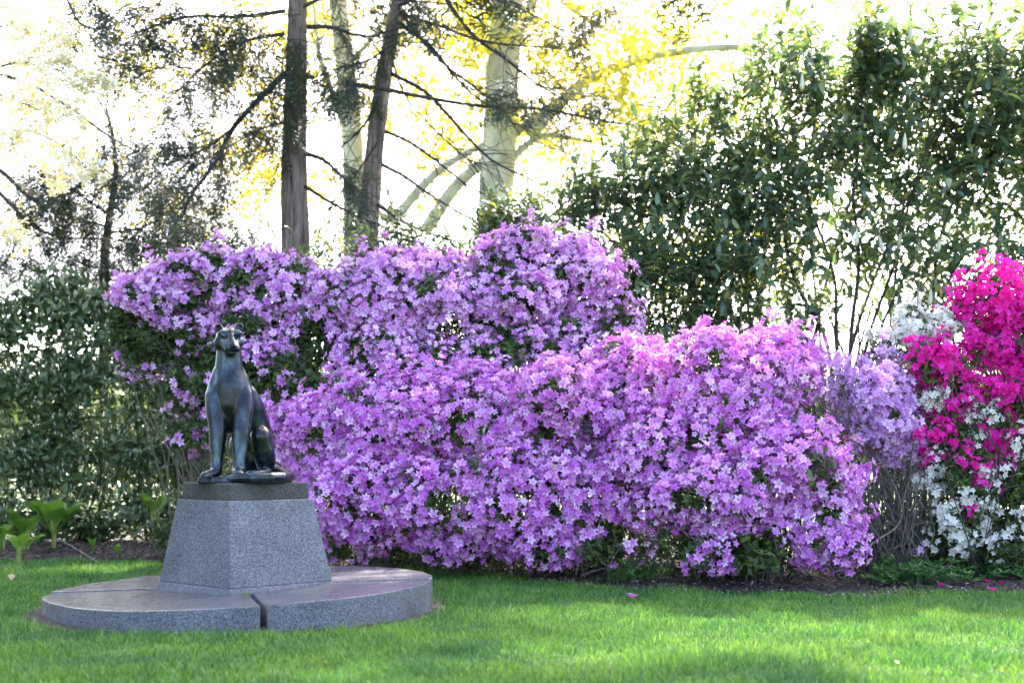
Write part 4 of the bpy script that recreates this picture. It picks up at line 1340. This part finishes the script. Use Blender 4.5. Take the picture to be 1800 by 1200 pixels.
def broad_plant(px, py, leaves, size, label, d=None):
    d = d or (CZ - .04) * F / (py - HZ)
    base = P(px, py, d)
    root = empty('broad_leaf_plant', base, label, 'plant', 'broad leaved plants in the mulch')
    for k in range(leaves):
        az = 2 * math.pi * k / leaves + random.random() * .8
        broad_leaf(root, base + Vector((math.cos(az), math.sin(az), 0)) * .012, az, size * random.uniform(.8, 1.1), random.uniform(.3, .8), size * .17)
    mb = MB()
    for k in range(4):
        e = base + Vector((random.gauss(0, .02), random.gauss(0, .02), size * .45))
        mb.tube([base - Vector((0, 0, .12)), e], [.014, .008], 6)
    mb.build('stalk', M['stalk'], root)


broad_plant(95, 952, 11, .42, 'tallest bright green broad leaf plant in the mulch, on pale stalks', 11.2)
broad_plant(45, 968, 9, .40, 'bright green broad leaf plant with erect blades beside the tallest one', 11.2)
broad_plant(34, 984, 5, .24, 'small green broad leaf plant where mulch meets lawn')
broad_plant(4, 972, 8, .32, 'green broad leaf plant of the row farthest from the pedestal', 11.2)
broad_plant(272, 922, 8, .32, 'green broad leaf plant close behind the granite pedestal', 11.3)
for (px, py, s, lb) in ((133, 950, .20, 'thin upright green sprout with narrow blades near the tallest broad leaf plant'), (163, 972, .15, 'low yellowish sprout beside the fallen stick'), (208, 980, .13, 'tiny green sprout in the mulch toward the pedestal')):
    d = (CZ - .04) * F / (py - HZ)
    base = P(px, py, d)
    root = empty('sprout', base, lb, 'plant', 'sprouts in the mulch')
    for k in range(5):
        az = k * 1.3 + random.random()
        broad_leaf(root, base, az, s * random.uniform(.7, 1.1), random.uniform(.2, .6), s * .09, .25)

# low green clumps at the bed edge
for px, d, n, w, lb in ((1590, 8.25, 240, .16, 'low clump of small green leaves on the mulch under the bare twiggy shrub'), (1740, 8.55, 150, .22, 'dark low green leaves on the mulch below the white azalea'),
                        (1110, 8.45, 90, .10, 'fresh lime green shoots under the edge of the purple azalea mound')):
    b = Vector(gb(px, d))
    root = empty('ground_plant', b, lb, 'plant')
    p = np.array([[b.x + rng.normal() * w, b.y + rng.normal() * w * .6, .05 + abs(rng.normal()) * .06] for _ in range(n)])
    LP, LR, LS = whorls(p, np.tile([0, 0, 1.0], (n, 1)), .055, 4)
    link_mesh('leaves', scatter_mesh('leaves', LEAF_V, LEAF_F, LP, LR, LS), M['fern'], root, 'stuff')
    mb = MB()
    for q in p[:40]: mb.tube([(q[0], q[1], .0), tuple(q)], [.003, .002], 4)
    mb.build('stems', M['fern'], root, kind='stuff')

# ------------------------------------------------------------------ mulch chips, sticks, fallen things
CV, CF = chip_template()
n = 9000
x = rng.uniform(-5, 5, n); t = rng.random(n) ** 1.5 * 1.7
y = edge_y(x) + t - .03
z = np.array([.006 + .05 * (1 - math.exp(-max(tt, 0) * 3)) for tt in t]) + .012
link_me = scatter_mesh('bark_chips', CV, CF, np.stack([x, y, z], 1), frames_z(np.tile([0, 0, 1.0], (n, 1)) + rng.normal(size=(n, 3)) * .4), rng.uniform(.012, .045, n))
tag(link_mesh('bark_chips', link_me, M['chip']), 'dark brown bark chips covering the planting bed', 'mulch', kind='stuff')


def stick(pts, w, label, mat='stalk'):
    q = spline([P(*p) for p in pts], 5)
    mb = MB(); mb.tube(q, [w * (1 - .5 * i / (len(q) - 1)) for i in range(len(q))], 6, bump=.3)
    tag(mb.build('stick', M[mat], None), label, 'stick')


stick([(104, 947, 10.6), (140, 968, 10.3), (175, 990, 10.0)], .008, 'thin fallen stick lying across mulch by the broad leaf plants', 'twig')
stick([(1655, 985, 9.0), (1672, 1008, 8.85), (1700, 1028, 8.55), (1728, 1040, 8.1)], .012, 'pale bent stick lying on the mulch below the white azalea')
stick([(1020, 1012, 8.6), (1045, 1003, 8.6), (1075, 998, 8.6), (1110, 1010, 8.6), (1150, 1006, 8.6)], .008, 'low curving grey shoot trailing under the purple azalea mound', 'twig')


def fallen(name, px, py, size, mat, label, cat, group=None, tv=LEAF_V, tf=LEAF_F, z=.03):
    d = (CZ - z) * F / (py - HZ)
    p = P(px, py, d)
    t_ = np.asarray(tv, float)
    me = np_mesh(name, t_ * size, tf, rad=np.hypot(t_[:, 0], t_[:, 1]))
    o = link_mesh(name, me, M[mat])
    o.location = p; o.rotation_euler = (random.uniform(-.3, .3), random.uniform(-.3, .3), random.random() * 6)
    tag(o, label, cat, group)


fallen('fallen_leaf', 562, 1162, .045, 'yellowfallen', 'small yellow leaf lying on the lawn in front of the stone base', 'leaf', z=.045)
fallen('fallen_leaf', 20, 1008, .14, 'deadleaf', 'long pale dry leaf lying on the grass near the broad leaf plants', 'leaf', z=.045)
fallen('fallen_leaf', 1580, 1166, .05, 'deadleaf', 'pale crumpled dry leaf on open lawn in front of the bare shrub', 'leaf', z=.045)
fallen('fallen_leaf', 1040, 1025, .08, 'deadleaf', 'brown dry leaf on the mulch edge under the purple mound', 'leaf')
fallen('fallen_leaf', 945, 1018, .08, 'deadleaf', 'brown curled dry leaf in the mulch beside the lawn edge', 'leaf')
fallen('fallen_blossom', 1112, 1045, .05, 'lilac', 'single lilac blossom dropped at the lawn edge', 'blossom', tv=AZ_V, tf=AZ_F, z=.05)
for px, py in ((1690, 1015), (1710, 1012), (1735, 1020), (1762, 1022), (1745, 1034), (1772, 1014), (1655, 1027)):
    fallen('fallen_blossom', px, py, .028, 'magenta', 'magenta blossom dropped on the dark mulch', 'blossom', 'magenta blossoms dropped on the mulch', AZ_V, AZ_F, .05)

for px, py, lb in ((432, 1046, 'tiny green weed in the open joint beside the pedestal foot'), (588, 1022, 'tiny green weed at the right corner of the pedestal foot')):
    d = (CZ - DTOP) * F / (py - HZ)
    b = P(px, py, d)
    p = np.array([[b.x + rng.normal() * .014, b.y + rng.normal() * .01, DTOP + .003] for _ in range(9)])
    LP, LR, LS = whorls(p, np.tile([0, 0, 1.0], (9, 1)), .022, 4)
    o = link_mesh('weed', scatter_mesh('weed', LEAF_V, LEAF_F, LP, LR, LS), M['basal'])
    tag(o, lb, 'weed')
n = 170
x = rng.uniform(-1.6, 2.9, n); t = rng.random(n) ** 1.3 * .5 - .25
p = np.stack([x, edge_y(x) + t, np.where(t < 0, .035, .05)], 1)
o = link_mesh('fallen_petals', scatter_mesh('fallen_petals', LEAF_V, LEAF_F, p, frames_z(np.tile([0, 0, 1.0], (n, 1)) + rng.normal(size=(n, 3)) * .3), rng.uniform(.014, .026, n)), M['mauve'])
tag(o, 'loose mauve petals strewn along the mulch edge', 'petals', kind='stuff')

# ------------------------------------------------------------------ grass
n = 325000
y = 4.3 + (10.9 - 4.3) * rng.random(n) ** 1.15
x = (rng.random(n) * 2 - 1) * (.42 * y + .35)
side = rng.random(n) < .17                                    # thinner turf continues past both sides of the view
x = np.where(side, np.sign(x) * (.42 * y + .3 + rng.random(n) * 2.6), x)
ey = edge_y(x)
pt = np.stack([x, y, np.zeros(n)], 1)
r2 = np.hypot(x - DISC.x, y - DISC.y)
keep = (y < ey + .03 + .05 * rng.normal(size=n)) & (r2 > DR + .015 + .03 * rng.random(n))
# thin, worn turf close round the stone
worn = (r2 < DR + .18) & (rng.random(n) < .93 * np.clip((DR + .17 - r2) / .13, 0, 1)) & (y < 7.6)
keep &= ~worn
x, y = x[keep], y[keep]
n = len(x)
gx, gy = np.meshgrid(np.linspace(-6, 6, 240), np.linspace(4, 11.5, 150))
gn = np.array([noise.noise(Vector((a * 2.6, b * 2.6, 3))) + .6 * noise.noise(Vector((a * 9, b * 9, 7))) for a, b in zip(gx.ravel(), gy.ravel())]).reshape(gx.shape)
ii = np.clip(((y - 4) / 7.5 * 149).astype(int), 0, 149); jj = np.clip(((x + 6) / 12 * 239).astype(int), 0, 239)
hn = gn[ii, jj]
h = (.034 + .024 * hn) * rng.uniform(.55, 1.35, n)
h = np.maximum(h, .012)
a = rng.random(n) * 2 * math.pi
lean = rng.uniform(.15, 1.0, n) * h
w = rng.uniform(.0018, .0034, n) * np.where(np.abs(x) > .42 * y + .3, 2.0, 1.0)
sx, sy = np.cos(a), np.sin(a)
b = a + 1.57 + rng.normal(size=n) * .5
dx, dy = np.cos(b), np.sin(b)
z0 = np.zeros(n)
V = np.stack([np.stack([x - sx * w, y - sy * w, z0], 1), np.stack([x + sx * w, y + sy * w, z0], 1),
              np.stack([x + sx * w * .8 + dx * lean * .35, y + sy * w * .8 + dy * lean * .35, h * .6], 1),
              np.stack([x - sx * w * .8 + dx * lean * .35, y - sy * w * .8 + dy * lean * .35, h * .6], 1),
              np.stack([x + dx * lean, y + dy * lean, h], 1)], axis=1).reshape(-1, 3)
i0 = np.arange(n) * 5
half = rng.random(n) < .5
Fs = np.stack([i0, i0 + 1, i0 + 4], 1)[half]; i0 = i0[~half]
Ft = np.stack([np.stack([i0, i0 + 1, i0 + 2], 1), np.stack([i0, i0 + 2, i0 + 3], 1), np.stack([i0 + 3, i0 + 2, i0 + 4], 1)], 1).reshape(-1, 3)
Ft = np.concatenate([Ft, Fs])
me = np_mesh('grass', V, Ft, np.repeat(rng.random(n), 5))
tag(link_mesh('grass', me, M['grass']), 'short bright green turf grass of the lawn', 'grass', kind='stuff')
